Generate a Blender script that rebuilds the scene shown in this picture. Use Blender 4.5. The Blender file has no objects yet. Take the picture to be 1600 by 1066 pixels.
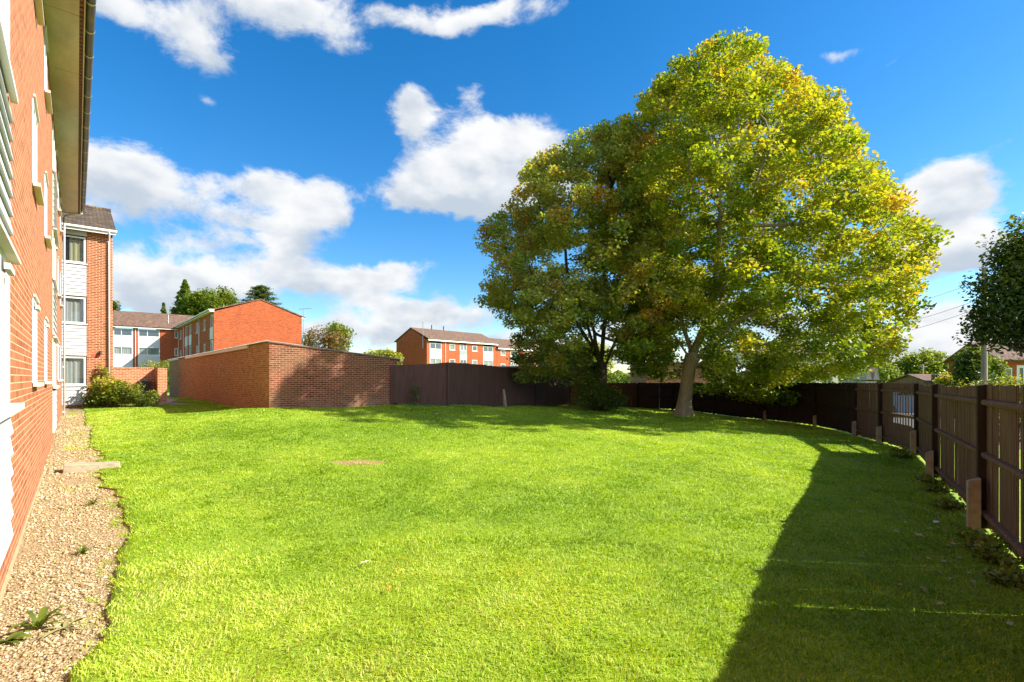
import bpy, math, random
import numpy as np
from mathutils import Vector
R = math.radians
rng = np.random.default_rng(7)
random.seed(7)
S = bpy.context.scene
COL = S.collection
# ------------------------------------------------------------------ camera, light, exposure
EYE = 1.7
cd = bpy.data.cameras.new('camera'); cam = bpy.data.objects.new('camera', cd); COL.objects.link(cam)
cd.sensor_width = 36; cd.lens = 18.0; cd.shift_y = 57/1600
cd.clip_start = 0.05; cd.clip_end = 6000
cam.location = (0, 0, EYE); cam.rotation_euler = (R(90), 0, 0)
S.camera = cam
SUN_DIR = Vector((1.0, -0.05, 0)).normalized(); SUN_EL = R(35.5)
sv = Vector((SUN_DIR.x*math.cos(SUN_EL), SUN_DIR.y*math.cos(SUN_EL), math.sin(SUN_EL)))
sl = bpy.data.lights.new('sun', 'SUN'); sl.energy = 4.6; sl.angle = R(0.55); sl.color = (1.0, 0.93, 0.82)
so = bpy.data.objects.new('sun', sl); COL.objects.link(so)
so.rotation_euler = sv.to_track_quat('Z', 'Y').to_euler(); so.location = (20, -5, 30)
S.view_settings.view_transform = 'Standard'; S.view_settings.look = 'None'
S.view_settings.exposure = 1.42; S.view_settings.gamma = 1
S.cycles.max_bounces = 6; S.cycles.transparent_max_bounces = 8; S.cycles.diffuse_bounces = 4
S.cycles.glossy_bounces = 2; S.cycles.transmission_bounces = 3
S.cycles.caustics_reflective = False; S.cycles.caustics_refractive = False

def P(px, py, Y):                       # a point of the photograph at distance Y
    return Vector(((px-800)/800*Y, Y, EYE+(590-py)*Y/800))

def build_world():
    w = bpy.data.worlds.new('World'); S.world = w; w.use_nodes = True
    nt = w.node_tree; N = nt.nodes; L = nt.links; N.clear()
    def n(t, **k):
        x = N.new(t)
        for a, b in k.items(): setattr(x, a, b)
        return x
    def mth(op, a, b=None, c=None, clamp=False):
        x = n('ShaderNodeMath', operation=op); x.use_clamp = clamp
        for i, v in enumerate((a, b, c)):
            if v is None: continue
            if isinstance(v, (int, float)): x.inputs[i].default_value = v
            else: L.new(v, x.inputs[i])
        return x.outputs[0]
    def vm(op, a, b=None, out=0):
        x = n('ShaderNodeVectorMath', operation=op)
        for i, v in enumerate((a, b)):
            if v is None: continue
            if isinstance(v, (tuple, list)): x.inputs[i].default_value = v
            else: L.new(v, x.inputs[i])
        return x.outputs[out]
    tc = n('ShaderNodeTexCoord')
    sep = n('ShaderNodeSeparateXYZ'); L.new(tc.outputs['Generated'], sep.inputs[0])
    az = mth('ARCTAN2', sep.outputs[0], sep.outputs[1])
    el = mth('ARCSINE', sep.outputs[2])
    cb = n('ShaderNodeCombineXYZ'); L.new(az, cb.inputs[0]); L.new(el, cb.inputs[1])
    base = cb.outputs[0]
    # warp
    nz = n('ShaderNodeTexNoise'); nz.inputs['Scale'].default_value = 5.0; nz.inputs['Detail'].default_value = 4; nz.inputs['Roughness'].default_value = .55
    L.new(tc.outputs['Generated'], nz.inputs['Vector'])
    wv = vm('SUBTRACT', nz.outputs['Color'], (.5, .5, .5))
    sc = n('ShaderNodeVectorMath', operation='SCALE'); L.new(wv, sc.inputs[0]); sc.inputs['Scale'].default_value = .11
    p = vm('ADD', base, sc.outputs[0])
    blobs = [ # px, py, rx, ry (px), weight
     (160, 262, 85, 42, 1.25), (245, 305, 75, 34, 1.1), (365, 285, 65, 24, 1.0), (455, 298, 45, 24, .75), (500, 335, 48, 28, 1.3), (410, 350, 75, 28, 1.2),
     (130, 330, 50, 26, .8), (290, 372, 60, 18, .6), (230, 425, 90, 32, 1.2), (340, 440, 75, 24, 1.0), (440, 402, 60, 20, .85), (520, 432, 70, 14, .75), (210, 462, 110, 16, .8),
     (620, 425, 70, 12, .85), (560, 445, 80, 12, .8), (600, 475, 65, 15, .9), (560, 498, 55, 12, .9), (590, 522, 30, 9, .7), (720, 492, 42, 20, 1.0), (640, 500, 40, 10, .5), (500, 505, 60, 9, .5),
     (660, 290, 55, 36, 1.25), (750, 250, 80, 48, 1.35), (830, 245, 65, 46, 1.3), (700, 320, 75, 24, 1.05), (800, 310, 70, 30, 1.1), (860, 300, 60, 30, .9),
     (260, 35, 80, 56, .85), (390, 12, 110, 44, .95), (500, 35, 65, 34, .85), (590, 10, 60, 24, .8), (700, 20, 70, 28, .95), (800, 10, 65, 24, .95), (330, 85, 70, 34, .7), (140, 10, 70, 26, .6), (150, 8, 60, 22, .5),
     (628, 145, 40, 34, 1.0), (640, 190, 24, 34, .85), (735, 150, 36, 24, .85), (180, 110, 22, 18, .35), (330, 160, 18, 8, .4), (770, 80, 30, 20, .3),
     (1310, 85, 26, 12, .75), (1395, 92, 26, 9, .7), (1600, 220, 30, 16, .8), (1590, 185, 20, 8, .6),
     (1495, 288, 62, 36, 1.6), (1450, 325, 60, 28, 1.4), (1550, 312, 45, 26, 1.2), (1505, 385, 65, 30, 1.5), (1450, 405, 45, 24, 1.3), (1560, 395, 45, 26, 1.1),
     (1455, 500, 45, 26, 1.1), (1500, 530, 60, 20, 1.1), (1430, 545, 60, 18, 1.1), (1520, 560, 60, 12, 1.0), (1440, 570, 80, 10, .9), (1340, 560, 80, 22, .9), (1220, 500, 70, 26, .8), (1050, 480, 70, 26, .8), (960, 560, 60, 18, .9), (1120, 400, 80, 30, .7),
     (850, 530, 60, 18, .8), (680, 545, 60, 8, .5), (60, 480, 60, 40, .8)]
    for k in range(9):   # the rest of the sky all round
        a = R(72+k*27); e = R(random.uniform(14, 40))
        blobs.append(('r', a, e, R(random.uniform(12, 20)), R(random.uniform(8, 13)), random.uniform(1.0, 1.4)))
    acc = None; pk = p
    for bi, b in enumerate(blobs):
        if b[0] == 'r': _, a0, e0, rx, ry, wgt = b
        else:
            px, py, rp, rq, wgt = b
            X = (px-800)/800; Z = (590-py)/800
            a0 = math.atan(X); e0 = math.atan(Z/math.hypot(1, X))
            rx = rp/800/(1+X*X); ry = rq/800/math.hypot(1, X)/(1+Z*Z)
        def vma(a, b_, c_):
            x = n('ShaderNodeVectorMath', operation='MULTIPLY_ADD')
            for i, v in enumerate((a, b_, c_)):
                if isinstance(v, tuple): x.inputs[i].default_value = v
                else: L.new(v, x.inputs[i])
            return x.outputs[0]
        if acc is not None and bi % 3 == 0: pk = vma(acc, (1e-6, 1e-6, 0), p)    # evaluate the banks one after another
        q = vma(pk, (1/rx, 1/ry, 0), (-a0/rx, -e0/ry, 0))
        g = mth('POWER', .54, vm('DOT_PRODUCT', q, q, 1))
        acc = vma(g, (wgt, wgt*e0/ry, wgt/ry), acc if acc is not None else (0., 0., 0.))
    sa = n('ShaderNodeSeparateXYZ'); L.new(acc, sa.inputs[0]); sp_ = n('ShaderNodeSeparateXYZ'); L.new(p, sp_.inputs[0])
    band = mth('MULTIPLY', mth('SUBTRACT', sp_.outputs[1], .075), 1/.065); band = mth('MULTIPLY', mth('POWER', .5, mth('MULTIPLY', band, band)), .50)
    D = mth('ADD', sa.outputs[0], band); H = mth('SUBTRACT', mth('MULTIPLY', sp_.outputs[1], sa.outputs[2]), sa.outputs[1])
    # fine structure
    mp = n('ShaderNodeMapping'); mp.inputs['Scale'].default_value = (1, 1, 1.7); L.new(tc.outputs['Generated'], mp.inputs[0])
    f1 = n('ShaderNodeTexNoise'); f1.inputs['Scale'].default_value = 8; f1.inputs['Detail'].default_value = 10; f1.inputs['Roughness'].default_value = .66
    f1.inputs['Distortion'].default_value = .25; L.new(mp.outputs[0], f1.inputs['Vector'])
    dens = mth('ADD', mth('MULTIPLY', D, .78), mth('MULTIPLY', mth('SUBTRACT', f1.outputs[0], .52), 2.15))
    mr = n('ShaderNodeMapRange', interpolation_type='SMOOTHSTEP'); L.new(dens, mr.inputs[0]); mr.inputs[1].default_value = .40; mr.inputs[2].default_value = .94
    gate = n('ShaderNodeMapRange', interpolation_type='SMOOTHSTEP'); L.new(D, gate.inputs[0]); gate.inputs[1].default_value = .08; gate.inputs[2].default_value = .42
    alpha = mth('MULTIPLY', mr.outputs[0], gate.outputs[0])
    hd = mth('DIVIDE', H, mth('MAXIMUM', D, .05))
    f2 = n('ShaderNodeTexNoise'); f2.inputs['Scale'].default_value = 13; f2.inputs['Detail'].default_value = 6; L.new(mp.outputs[0], f2.inputs['Vector'])
    sh = mth('ADD', mth('ADD', hd, mth('MULTIPLY', mth('SUBTRACT', f2.outputs[0], .5), 4.2)), mth('MULTIPLY', dens, -.15))
    mr2 = n('ShaderNodeMapRange', interpolation_type='SMOOTHSTEP'); L.new(sh, mr2.inputs[0]); mr2.inputs[1].default_value = -1.4; mr2.inputs[2].default_value = .75
    mixc = n('ShaderNodeMix', data_type='RGBA'); L.new(mr2.outputs[0], mixc.inputs[0])
    mixc.inputs[6].default_value = (2.35, 2.7, 3.15, 1); mixc.inputs[7].default_value = (4.1, 4.15, 4.2, 1)
    sky = n('ShaderNodeTexSky'); sky.sky_type = 'NISHITA'; sky.sun_disc = False
    sky.sun_elevation = SUN_EL; sky.sun_rotation = math.atan2(SUN_DIR.x, SUN_DIR.y)
    sky.air_density = 1.0; sky.dust_density = .3; sky.ozone_density = 3.0; sky.altitude = 100
    hs = n('ShaderNodeHueSaturation'); hs.inputs['Saturation'].default_value = 1.38; hs.inputs['Value'].default_value = .92; L.new(sky.outputs[0], hs.inputs['Color'])
    rear_fill = n('ShaderNodeMapRange', interpolation_type='SMOOTHSTEP'); L.new(sep.outputs[1], rear_fill.inputs[0]); rear_fill.inputs[1].default_value = -.05; rear_fill.inputs[2].default_value = -.5; rear_fill.inputs[3].default_value = 1; rear_fill.inputs[4].default_value = 4.4
    scl = n('ShaderNodeVectorMath', operation='SCALE'); L.new(mixc.outputs[2], scl.inputs[0]); L.new(rear_fill.outputs[0], scl.inputs['Scale'])   # added fill: unseen clouds behind the camera are boosted to lift ambient
    mx = n('ShaderNodeMix', data_type='RGBA'); L.new(alpha, mx.inputs[0]); L.new(hs.outputs[0], mx.inputs[6]); L.new(scl.outputs[0], mx.inputs[7])
    bg = n('ShaderNodeBackground'); bg.inputs[1].default_value = .090; L.new(mx.outputs[2], bg.inputs[0])
    out = n('ShaderNodeOutputWorld'); L.new(bg.outputs[0], out.inputs[0])
build_world()

# ------------------------------------------------------------------ materials
def newmat(name):
    m = bpy.data.materials.new(name); m.use_nodes = True
    nt = m.node_tree; b = nt.nodes['Principled BSDF']
    return m, nt, b
def _noise(nt, scale, detail=5, rough=.6, coord='Object', vec=None):
    x = nt.nodes.new('ShaderNodeTexNoise'); x.inputs['Scale'].default_value = scale; x.inputs['Detail'].default_value = detail; x.inputs['Roughness'].default_value = rough
    if vec is None:
        tc = nt.nodes.new('ShaderNodeTexCoord'); vec = tc.outputs[coord]
    nt.links.new(vec, x.inputs['Vector']); return x
def _ramp(nt, src, stops):
    r = nt.nodes.new('ShaderNodeValToRGB'); nt.links.new(src, r.inputs[0])
    e = r.color_ramp.elements
    while len(e) < len(stops): e.new(.5)
    for i, (p, c) in enumerate(stops): e[i].position = p; e[i].color = (*c, 1) if len(c) == 3 else c
    return r
def _mix(nt, fac, a, b, mode='MIX'):
    x = nt.nodes.new('ShaderNodeMix'); x.data_type = 'RGBA'; x.blend_type = mode
    for i, v in ((0, fac), (6, a), (7, b)):
        if isinstance(v, (int, float)): x.inputs[i].default_value = v
        elif isinstance(v, tuple): x.inputs[i].default_value = (*v, 1)
        else: nt.links.new(v, x.inputs[i])
    return x.outputs[2]
def _bump(nt, b, h, s=.4, d=.01):
    x = nt.nodes.new('ShaderNodeBump'); x.inputs['Strength'].default_value = s; x.inputs['Distance'].default_value = d
    nt.links.new(h, x.inputs['Height']); nt.links.new(x.outputs[0], b.inputs['Normal'])

def brick_mat(name, c1, c2, mortar, dirt=(.09, .06, .04), dirt_amt=.35, msize=.006, dark=.35, low=None):
    m, nt, b = newmat(name)
    uv = nt.nodes.new('ShaderNodeUVMap'); uv.uv_map = 'UVMap'
    br = nt.nodes.new('ShaderNodeTexBrick'); nt.links.new(uv.outputs[0], br.inputs['Vector'])
    br.inputs['Scale'].default_value = 1; br.inputs['Brick Width'].default_value = .225; br.inputs['Row Height'].default_value = .075
    br.inputs['Mortar Size'].default_value = msize; br.inputs['Mortar Smooth'].default_value = .25; br.inputs['Bias'].default_value = -.1
    br.inputs['Color1'].default_value = (*c1, 1); br.inputs['Color2'].default_value = (*c2, 1); br.inputs['Mortar'].default_value = (*mortar, 1)
    # a second per-brick tone, from quantised coordinates
    sp = nt.nodes.new('ShaderNodeSeparateXYZ'); nt.links.new(uv.outputs[0], sp.inputs[0])
    def mt(op, a, v):
        x = nt.nodes.new('ShaderNodeMath'); x.operation = op; nt.links.new(a, x.inputs[0])
        if isinstance(v, (int, float)): x.inputs[1].default_value = v
        else: nt.links.new(v, x.inputs[1])
        return x.outputs[0]
    row = mt('FLOOR', mt('DIVIDE', sp.outputs[1], .075), 0)
    off = mt('MULTIPLY', mt('MODULO', row, 2), .5)
    cx = mt('FLOOR', mt('ADD', mt('DIVIDE', sp.outputs[0], .225), off), 0)
    cb = nt.nodes.new('ShaderNodeCombineXYZ'); nt.links.new(cx, cb.inputs[0]); nt.links.new(row, cb.inputs[1])
    wn = nt.nodes.new('ShaderNodeTexWhiteNoise'); nt.links.new(cb.outputs[0], wn.inputs['Vector'])
    rr = _ramp(nt, wn.outputs['Value'], [(0, (1-dark,)*3), (.25, (.85, .85, .85)), (.7, (1, 1, 1)), (1, (1.2, 1.12, 1.05))])
    col = _mix(nt, 1.0, br.outputs['Color'], rr.outputs[0], 'MULTIPLY')
    col = _mix(nt, br.outputs['Fac'], col, br.outputs['Color'])
    n1 = _noise(nt, 1.1, 7, .65); r1 = _ramp(nt, n1.outputs[0], [(.42, (0, 0, 0)), (.75, (1, 1, 1))])
    f = mt('MULTIPLY', r1.outputs[0], dirt_amt)
    col = _mix(nt, f, col, dirt)
    n2 = _noise(nt, 60, 3); r2 = _ramp(nt, n2.outputs[0], [(.3, (.8, .8, .8)), (.7, (1.15, 1.15, 1.15))])
    col = _mix(nt, 1.0, col, r2.outputs[0], 'MULTIPLY')
    if low:      # salt and damp bloom close to the ground
        g = nt.nodes.new('ShaderNodeMapRange'); nt.links.new(sp.outputs[1], g.inputs[0]); g.inputs[1].default_value = low[0]; g.inputs[2].default_value = low[1]; g.inputs[3].default_value = 1; g.inputs[4].default_value = 0
        n3 = _noise(nt, 2.2, 6); r3 = _ramp(nt, n3.outputs[0], [(.4, (0, 0, 0)), (.62, (1, 1, 1))])
        f3 = mt('MULTIPLY', mt('MULTIPLY', g.outputs[0], r3.outputs[0]), .55)
        col = _mix(nt, f3, col, low[2])
    nt.links.new(col, b.inputs['Base Color']); b.inputs['Roughness'].default_value = .92; b.inputs['Specular IOR Level'].default_value = .12
    inv = mt('SUBTRACT', br.outputs['Fac'], 0); sub = nt.nodes.new('ShaderNodeMath'); sub.operation = 'SUBTRACT'; sub.inputs[0].default_value = 1; nt.links.new(inv, sub.inputs[1])
    hh = mt('ADD', sub.outputs[0], mt('MULTIPLY', n2.outputs[0], .35))
    _bump(nt, b, hh, .6, .006)
    return m
def plain(name, col, rough=.6, var=.15, scale=3, stain=None, spec=.5, bump=0, metal=0, stretch=None):
    m, nt, b = newmat(name)
    vec = None
    if stretch:
        tc = nt.nodes.new('ShaderNodeTexCoord'); mp = nt.nodes.new('ShaderNodeMapping'); mp.inputs['Scale'].default_value = stretch
        nt.links.new(tc.outputs['Object'], mp.inputs[0]); vec = mp.outputs[0]
    n1 = _noise(nt, scale, 7, .65, vec=vec)
    r = _ramp(nt, n1.outputs[0], [(.25, tuple(c*(1-var) for c in col)), (.75, tuple(min(1, c*(1+var)) for c in col))])
    c = r.outputs[0]
    if stain:
        n2 = _noise(nt, scale*.6, 8, .7, vec=vec); r2 = _ramp(nt, n2.outputs[0], [(.5, (0, 0, 0)), (.72, (1, 1, 1))])
        c = _mix(nt, r2.outputs[0], c, stain)
    nt.links.new(c, b.inputs['Base Color']); b.inputs['Roughness'].default_value = rough
    b.inputs['Specular IOR Level'].default_value = spec; b.inputs['Metallic'].default_value = metal
    if bump: _bump(nt, b, n1.outputs[0], bump, .01)
    return m
def tile_mat(name, col, var=.25):
    m, nt, b = newmat(name)
    uv = nt.nodes.new('ShaderNodeUVMap'); uv.uv_map = 'UVMap'
    br = nt.nodes.new('ShaderNodeTexBrick'); nt.links.new(uv.outputs[0], br.inputs['Vector'])
    br.inputs['Scale'].default_value = 1; br.inputs['Brick Width'].default_value = .3; br.inputs['Row Height'].default_value = .28; br.inputs['Mortar Size'].default_value = .018
    br.inputs['Color1'].default_value = (*[c*(1-var) for c in col], 1); br.inputs['Color2'].default_value = (*[c*(1+var) for c in col], 1); br.inputs['Mortar'].default_value = (*[c*.35 for c in col], 1)
    n1 = _noise(nt, 2.5, 8, .7); r1 = _ramp(nt, n1.outputs[0], [(.3, (.6, .6, .62)), (.7, (1.25, 1.2, 1.1))])
    c = _mix(nt, 1.0, br.outputs['Color'], r1.outputs[0], 'MULTIPLY')
    nt.links.new(c, b.inputs['Base Color']); b.inputs['Roughness'].default_value = .9
    inv = nt.nodes.new('ShaderNodeMath'); inv.operation = 'SUBTRACT'; inv.inputs[0].default_value = 1; nt.links.new(br.outputs['Fac'], inv.inputs[1])
    _bump(nt, b, inv.outputs[0], .8, .03)
    return m
def glass_mat(name, see=.0, tint=(.03, .04, .05)):
    m, nt, b = newmat(name)
    b.inputs['Base Color'].default_value = (*tint, 1); b.inputs['Roughness'].default_value = .03; b.inputs['Specular IOR Level'].default_value = .9; b.inputs['IOR'].default_value = 1.6
    if see:
        tr = nt.nodes.new('ShaderNodeBsdfTransparent'); tr.inputs[0].default_value = (.9, .95, .95, 1)
        ms = nt.nodes.new('ShaderNodeMixShader'); ms.inputs[0].default_value = see
        nt.links.new(b.outputs[0], ms.inputs[1]); nt.links.new(tr.outputs[0], ms.inputs[2])
        nt.links.new(ms.outputs[0], nt.nodes['Material Output'].inputs[0])
    return m
def leaf_mat(name, stops, trans=.45, rough=.5, spec=.35):
    m, nt, b = newmat(name)
    at = nt.nodes.new('ShaderNodeAttribute'); at.attribute_name = 'tint'
    r = _ramp(nt, at.outputs['Fac'], stops)
    b.inputs['Roughness'].default_value = rough; b.inputs['Specular IOR Level'].default_value = spec
    nt.links.new(r.outputs[0], b.inputs['Base Color'])
    tl = nt.nodes.new('ShaderNodeBsdfTranslucent')
    g = _mix(nt, 1.0, r.outputs[0], (1.5, 1.45, .5), 'MULTIPLY'); nt.links.new(g, tl.inputs[0])
    ms = nt.nodes.new('ShaderNodeMixShader'); ms.inputs[0].default_value = trans
    nt.links.new(b.outputs[0], ms.inputs[1]); nt.links.new(tl.outputs[0], ms.inputs[2]); nt.links.new(ms.outputs[0], nt.nodes['Material Output'].inputs[0])
    return m

M = {}
M['brick_near'] = brick_mat('orange_red_brick', (.45, .15, .068), (.36, .10, .044), (.58, .40, .26), dirt=(.42, .20, .09), dirt_amt=.35, msize=.007, dark=.42)
M['brick_wing'] = brick_mat('wing_brick', (.36, .10, .036), (.22, .055, .024), (.60, .40, .24), dirt_amt=.12, msize=.011, dark=.45)
M['brick_far'] = brick_mat('estate_brick', (.42, .095, .035), (.32, .065, .025), (.40, .18, .10), dirt=(.2, .07, .04), dirt_amt=.3, msize=.005)
M['brick_garage'] = brick_mat('garage_brick', (.235, .070, .034), (.115, .036, .024), (.42, .29, .19), dirt=(.22, .13, .065), dirt_amt=.5, msize=.008, dark=.5, low=(.4, 1.1, (.36, .28, .2)))
M['brick_side'] = brick_mat('lighter_side_brick', (.40, .185, .080), (.27, .115, .050), (.46, .31, .18), dirt=(.28, .17, .08), dirt_amt=.4, msize=.008, dark=.45)  # lighter, browner tone than the other garage walls
M['brick_low'] = brick_mat('low_wall_brick', (.50, .19, .08), (.38, .12, .05), (.60, .45, .30), dirt_amt=.2, msize=.009, low=(.3, 1.3, (.55, .42, .3)))
M['brick_buff'] = brick_mat('buff_brick', (.34, .17, .09), (.26, .125, .07), (.42, .30, .2), dirt_amt=.2)
M['tiles'] = tile_mat('brown_roof_tiles', (.090, .060, .034), .4)
M['tiles_far'] = tile_mat('faded_roof_tiles', (.17, .10, .065))
M['white'] = plain('white_paint', (.66, .66, .64), .5, .05, 2)
M['board'] = plain('white_weatherboard', (.52, .53, .54), .55, .09, 1.5)
M['sill'] = plain('painted_sill', (.62, .58, .48), .6, .12, 4)
M['soffit'] = plain('stained_soffit', (.55, .51, .42), .7, .25, 1.1, stain=(.38, .33, .25), stretch=(1, .35, 1))
M['ventstrip'] = plain('brown_vent_strip', (.14, .07, .04), .7)
M['gutter'] = plain('dark_gutter', (.045, .038, .033), .35, .3, 5, stain=(.16, .13, .07), stretch=(1, .3, 1))
M['concrete'] = plain('concrete', (.34, .29, .19), .9, .25, 9, stain=(.22, .19, .13), bump=.4)
M['concrete_path'] = plain('concrete_path', (.40, .34, .28), .9, .2, 2.5, bump=.3)
M['fence'] = plain('brown_fence_stain', (.15, .088, .058), .8, .6, 5, stain=(.08, .055, .042), stretch=(6, 6, .5), bump=.3, spec=.3)
M['fence_shaded'] = plain('shaded_brown_fence_stain', (.034, .022, .018), .8, .5, 5, stain=(.02, .016, .014), stretch=(6, 6, .5), bump=.3, spec=.2)  # brown fence stain again, with the far bays' shade put into its colour
M['fence2'] = plain('purple_brown_fence_stain', (.085, .044, .036), .7, .35, 4, stain=(.05, .034, .026), stretch=(5, 5, .4), bump=.3, spec=.3)
M['glass'] = glass_mat('window_glass')
M['glass_see'] = glass_mat('clear_window_glass', .55)
M['curtain'] = plain('net_curtain', (.62, .63, .58), .9, .2, 6, stretch=(8, 8, .5))
M['curtain_y'] = plain('pale_yellow_curtain', (.66, .60, .36), .9, .2, 6, stretch=(8, 8, .5))
M['room'] = plain('dark_room', (.05, .055, .06), .9)
M['black'] = plain('black_plastic', (.012, .012, .014), .45)
M['asbestos'] = plain('corrugated_cement_sheet', (.36, .34, .31), .85, .25, 3, stain=(.2, .2, .17))
M['flatroof'] = plain('pale_roof_sheet', (.52, .56, .58), .5, .15, 3)
M['soil'] = plain('dry_soil', (.24, .155, .08), .95, .35, 18, bump=.6)
M['bark'] = plain('grey_bark', (.33, .26, .165), .9, .35, 9, stain=(.20, .18, .095), bump=.8, stretch=(1.6, 1.6, .5))
M['bark_dark'] = plain('dark_bark', (.085, .066, .048), .9, .35, 9, stain=(.05, .06, .025), bump=.8, stretch=(1.6, 1.6, .5))
M['red'] = plain('red_terracotta', (.50, .08, .04), .7)
M['asphalt'] = plain('asphalt', (.06, .06, .062), .9, .2, 8)
M['gable_pale'] = plain('weathered_pale_gable', (.42, .34, .28), .85)
M['render'] = plain('pink_cream_render', (.72, .60, .50), .85, .08, 1)
M['greenpanel'] = plain('green_panel', (.20, .27, .22), .6, .1, 1)
M['pole'] = plain('weathered_timber_pole', (.30, .24, .18), .85, .25, 5, stretch=(4, 4, .4))
M['wire'] = plain('cable_rubber', (.02, .02, .02), .6)
M['metal'] = plain('aerial_metal', (.35, .35, .36), .4, .1, 3, metal=.6)
M['stem'] = plain('green_stem', (.12, .16, .04), .7)
M['leaf_maple'] = leaf_mat('maple_leaves', [(0, (.09, .155, .016)), (.3, (.20, .275, .022)), (.55, (.34, .37, .025)), (.8, (.44, .39, .035)), (1, (.52, .30, .03))], .45)
M['leaf_left'] = leaf_mat('olive_leaves', [(0, (.14, .21, .045)), (.4, (.30, .38, .07)), (.7, (.46, .45, .09)), (.88, (.36, .24, .04)), (1, (.42, .22, .035))], .42, spec=.5)
M['leaf_dark'] = leaf_mat('dark_leaves', [(0, (.03, .055, .018)), (.6, (.08, .125, .03)), (1, (.18, .22, .04))], .4)
M['leaf_mid'] = leaf_mat('mid_green_leaves', [(0, (.05, .09, .016)), (.5, (.13, .19, .025)), (1, (.28, .31, .04))], .38)
M['leaf_lime'] = leaf_mat('lime_leaves', [(0, (.06, .10, .012)), (.5, (.17, .22, .02)), (.8, (.32, .32, .03)), (1, (.50, .40, .05))], .4)
M['leaf_rust'] = leaf_mat('rusty_leaves', [(0, (.10, .085, .02)), (.5, (.20, .13, .05)), (1, (.30, .19, .08))], .35)
M['grass'] = leaf_mat('grass_blades', [(0, (.13, .25, .008)), (.35, (.29, .43, .022)), (.62, (.42, .53, .042)), (.85, (.54, .58, .11)), (1, (.62, .54, .24))], .40, .5, .3)
M['leaf_straw'] = leaf_mat('straw_leaves', [(0, (.16, .17, .05)), (.6, (.35, .33, .14)), (1, (.5, .42, .2))], .3)

# ------------------------------------------------------------------ helpers
TH = math.atan2(.648, .762); CT, ST = math.cos(TH), math.sin(TH)
def W(n, u): return (CT*n-ST*u, ST*n+CT*u)
def NU(x, y): return (CT*x+ST*y, -ST*x+CT*y)
def n_at(px, u):
    a = (px-800)/800; return u*(CT*a+ST)/(CT-ST*a)
def u_at(px, n):
    a = (px-800)/800; return n*(CT-ST*a)/(CT*a+ST)

CP = np.array([(0, 0, 0), (0, 3, 0), (-3.5, 4, 0), (-7, 8, .02), (-11, 12, .05), (-14, 15.5, .09), (-17.5, 20, .15), (-16, 21.5, .42), (-19.5, 26, .5), (-17, 24.5, .52), (-14, 20, .5), (-8.55, 18, .63), (-11, 16, .45),
               (-4.9, 21, .58), (-2.67, 21.3, .5), (-.2, 24.3, .33), (3.1, 28, .17), (4.2, 25, .2), (8.3, 23, 0), (6.2, 32, -.32), (11.7, 24, -.28), (12.4, 20.9, -.26), (11.2, 16.5, -.22), (9.9, 12.5, -.2), (8, 9.65, -.19), (5.7, 6.2, -.12), (5.0, 5.1, -.1), (3, 2, -.05),
               (-5, 10, .06), (0, 10, .03), (4, 10, -.02), (7, 13, -.12), (0, 16, .2), (-6, 14, .28), (5, 17, .0), (0, -10, 0), (30, 30, -.35), (15, 60, -.2), (-30, 60, .45), (-50, 90, .5), (0, 90, .2), (60, 60, -.3)])
def gz(x, y):
    x = np.asarray(x, float); y = np.asarray(y, float)
    num = np.zeros(x.shape); den = np.zeros(x.shape)
    for cx, cy, cz in CP:
        w = 1/((x-cx)**2+(y-cy)**2+.8)**1.6
        num += w*cz; den += w
    return num/den
def g(x, y): return float(gz(np.array([x]), np.array([y]))[0])

EDGE = [(-6, -.3), (2.5, -.22), (3.8, -.05), (4.1, .09), (4.9, .22), (6.6, .35), (9.06, .40), (11, .36), (12, .33), (14.6, .33), (17, .30), (19.5, .35), (22, .25), (25, .30), (27.5, .25), (40, .2)]
def _en(u, s):
    t = np.random.default_rng(77).random(512); x = (np.asarray(u, float)+60)*s; i = np.floor(x).astype(int); f = x-i; f = f*f*(3-2*f); return t[i % 512]*(1-f)+t[(i+1) % 512]*f
def n_edge(u):
    u = np.asarray(u, float)
    return np.interp(u, [e[0] for e in EDGE], [e[1] for e in EDGE]) + .16*(_en(u, 1.3)-.5)+.09*(_en(u+50, 4.1)-.5)+.05*(_en(u+90, 11.)-.5)
def lip(x, y):
    n = CT*x+ST*y; u = -ST*x+CT*y
    d = n-n_edge(u)
    h = .032*np.clip(1-d/1.3, 0, 1)**1.5
    return np.where(d > 0, h, 0)
def vnoise(x, y, s, seed=0):      # smooth value noise in 0..1
    x = np.asarray(x)*s; y = np.asarray(y)*s
    t = np.random.default_rng(seed).random((257, 257)); t[256] = t[0]; t[:, 256] = t[:, 0]
    xi = np.floor(x).astype(int); yi = np.floor(y).astype(int); fx = x-xi; fy = y-yi
    fx = fx*fx*(3-2*fx); fy = fy*fy*(3-2*fy); xi %= 256; yi %= 256
    return (t[xi, yi]*(1-fx)+t[xi+1, yi]*fx)*(1-fy)+(t[xi, yi+1]*(1-fx)+t[xi+1, yi+1]*fx)*fy

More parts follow.
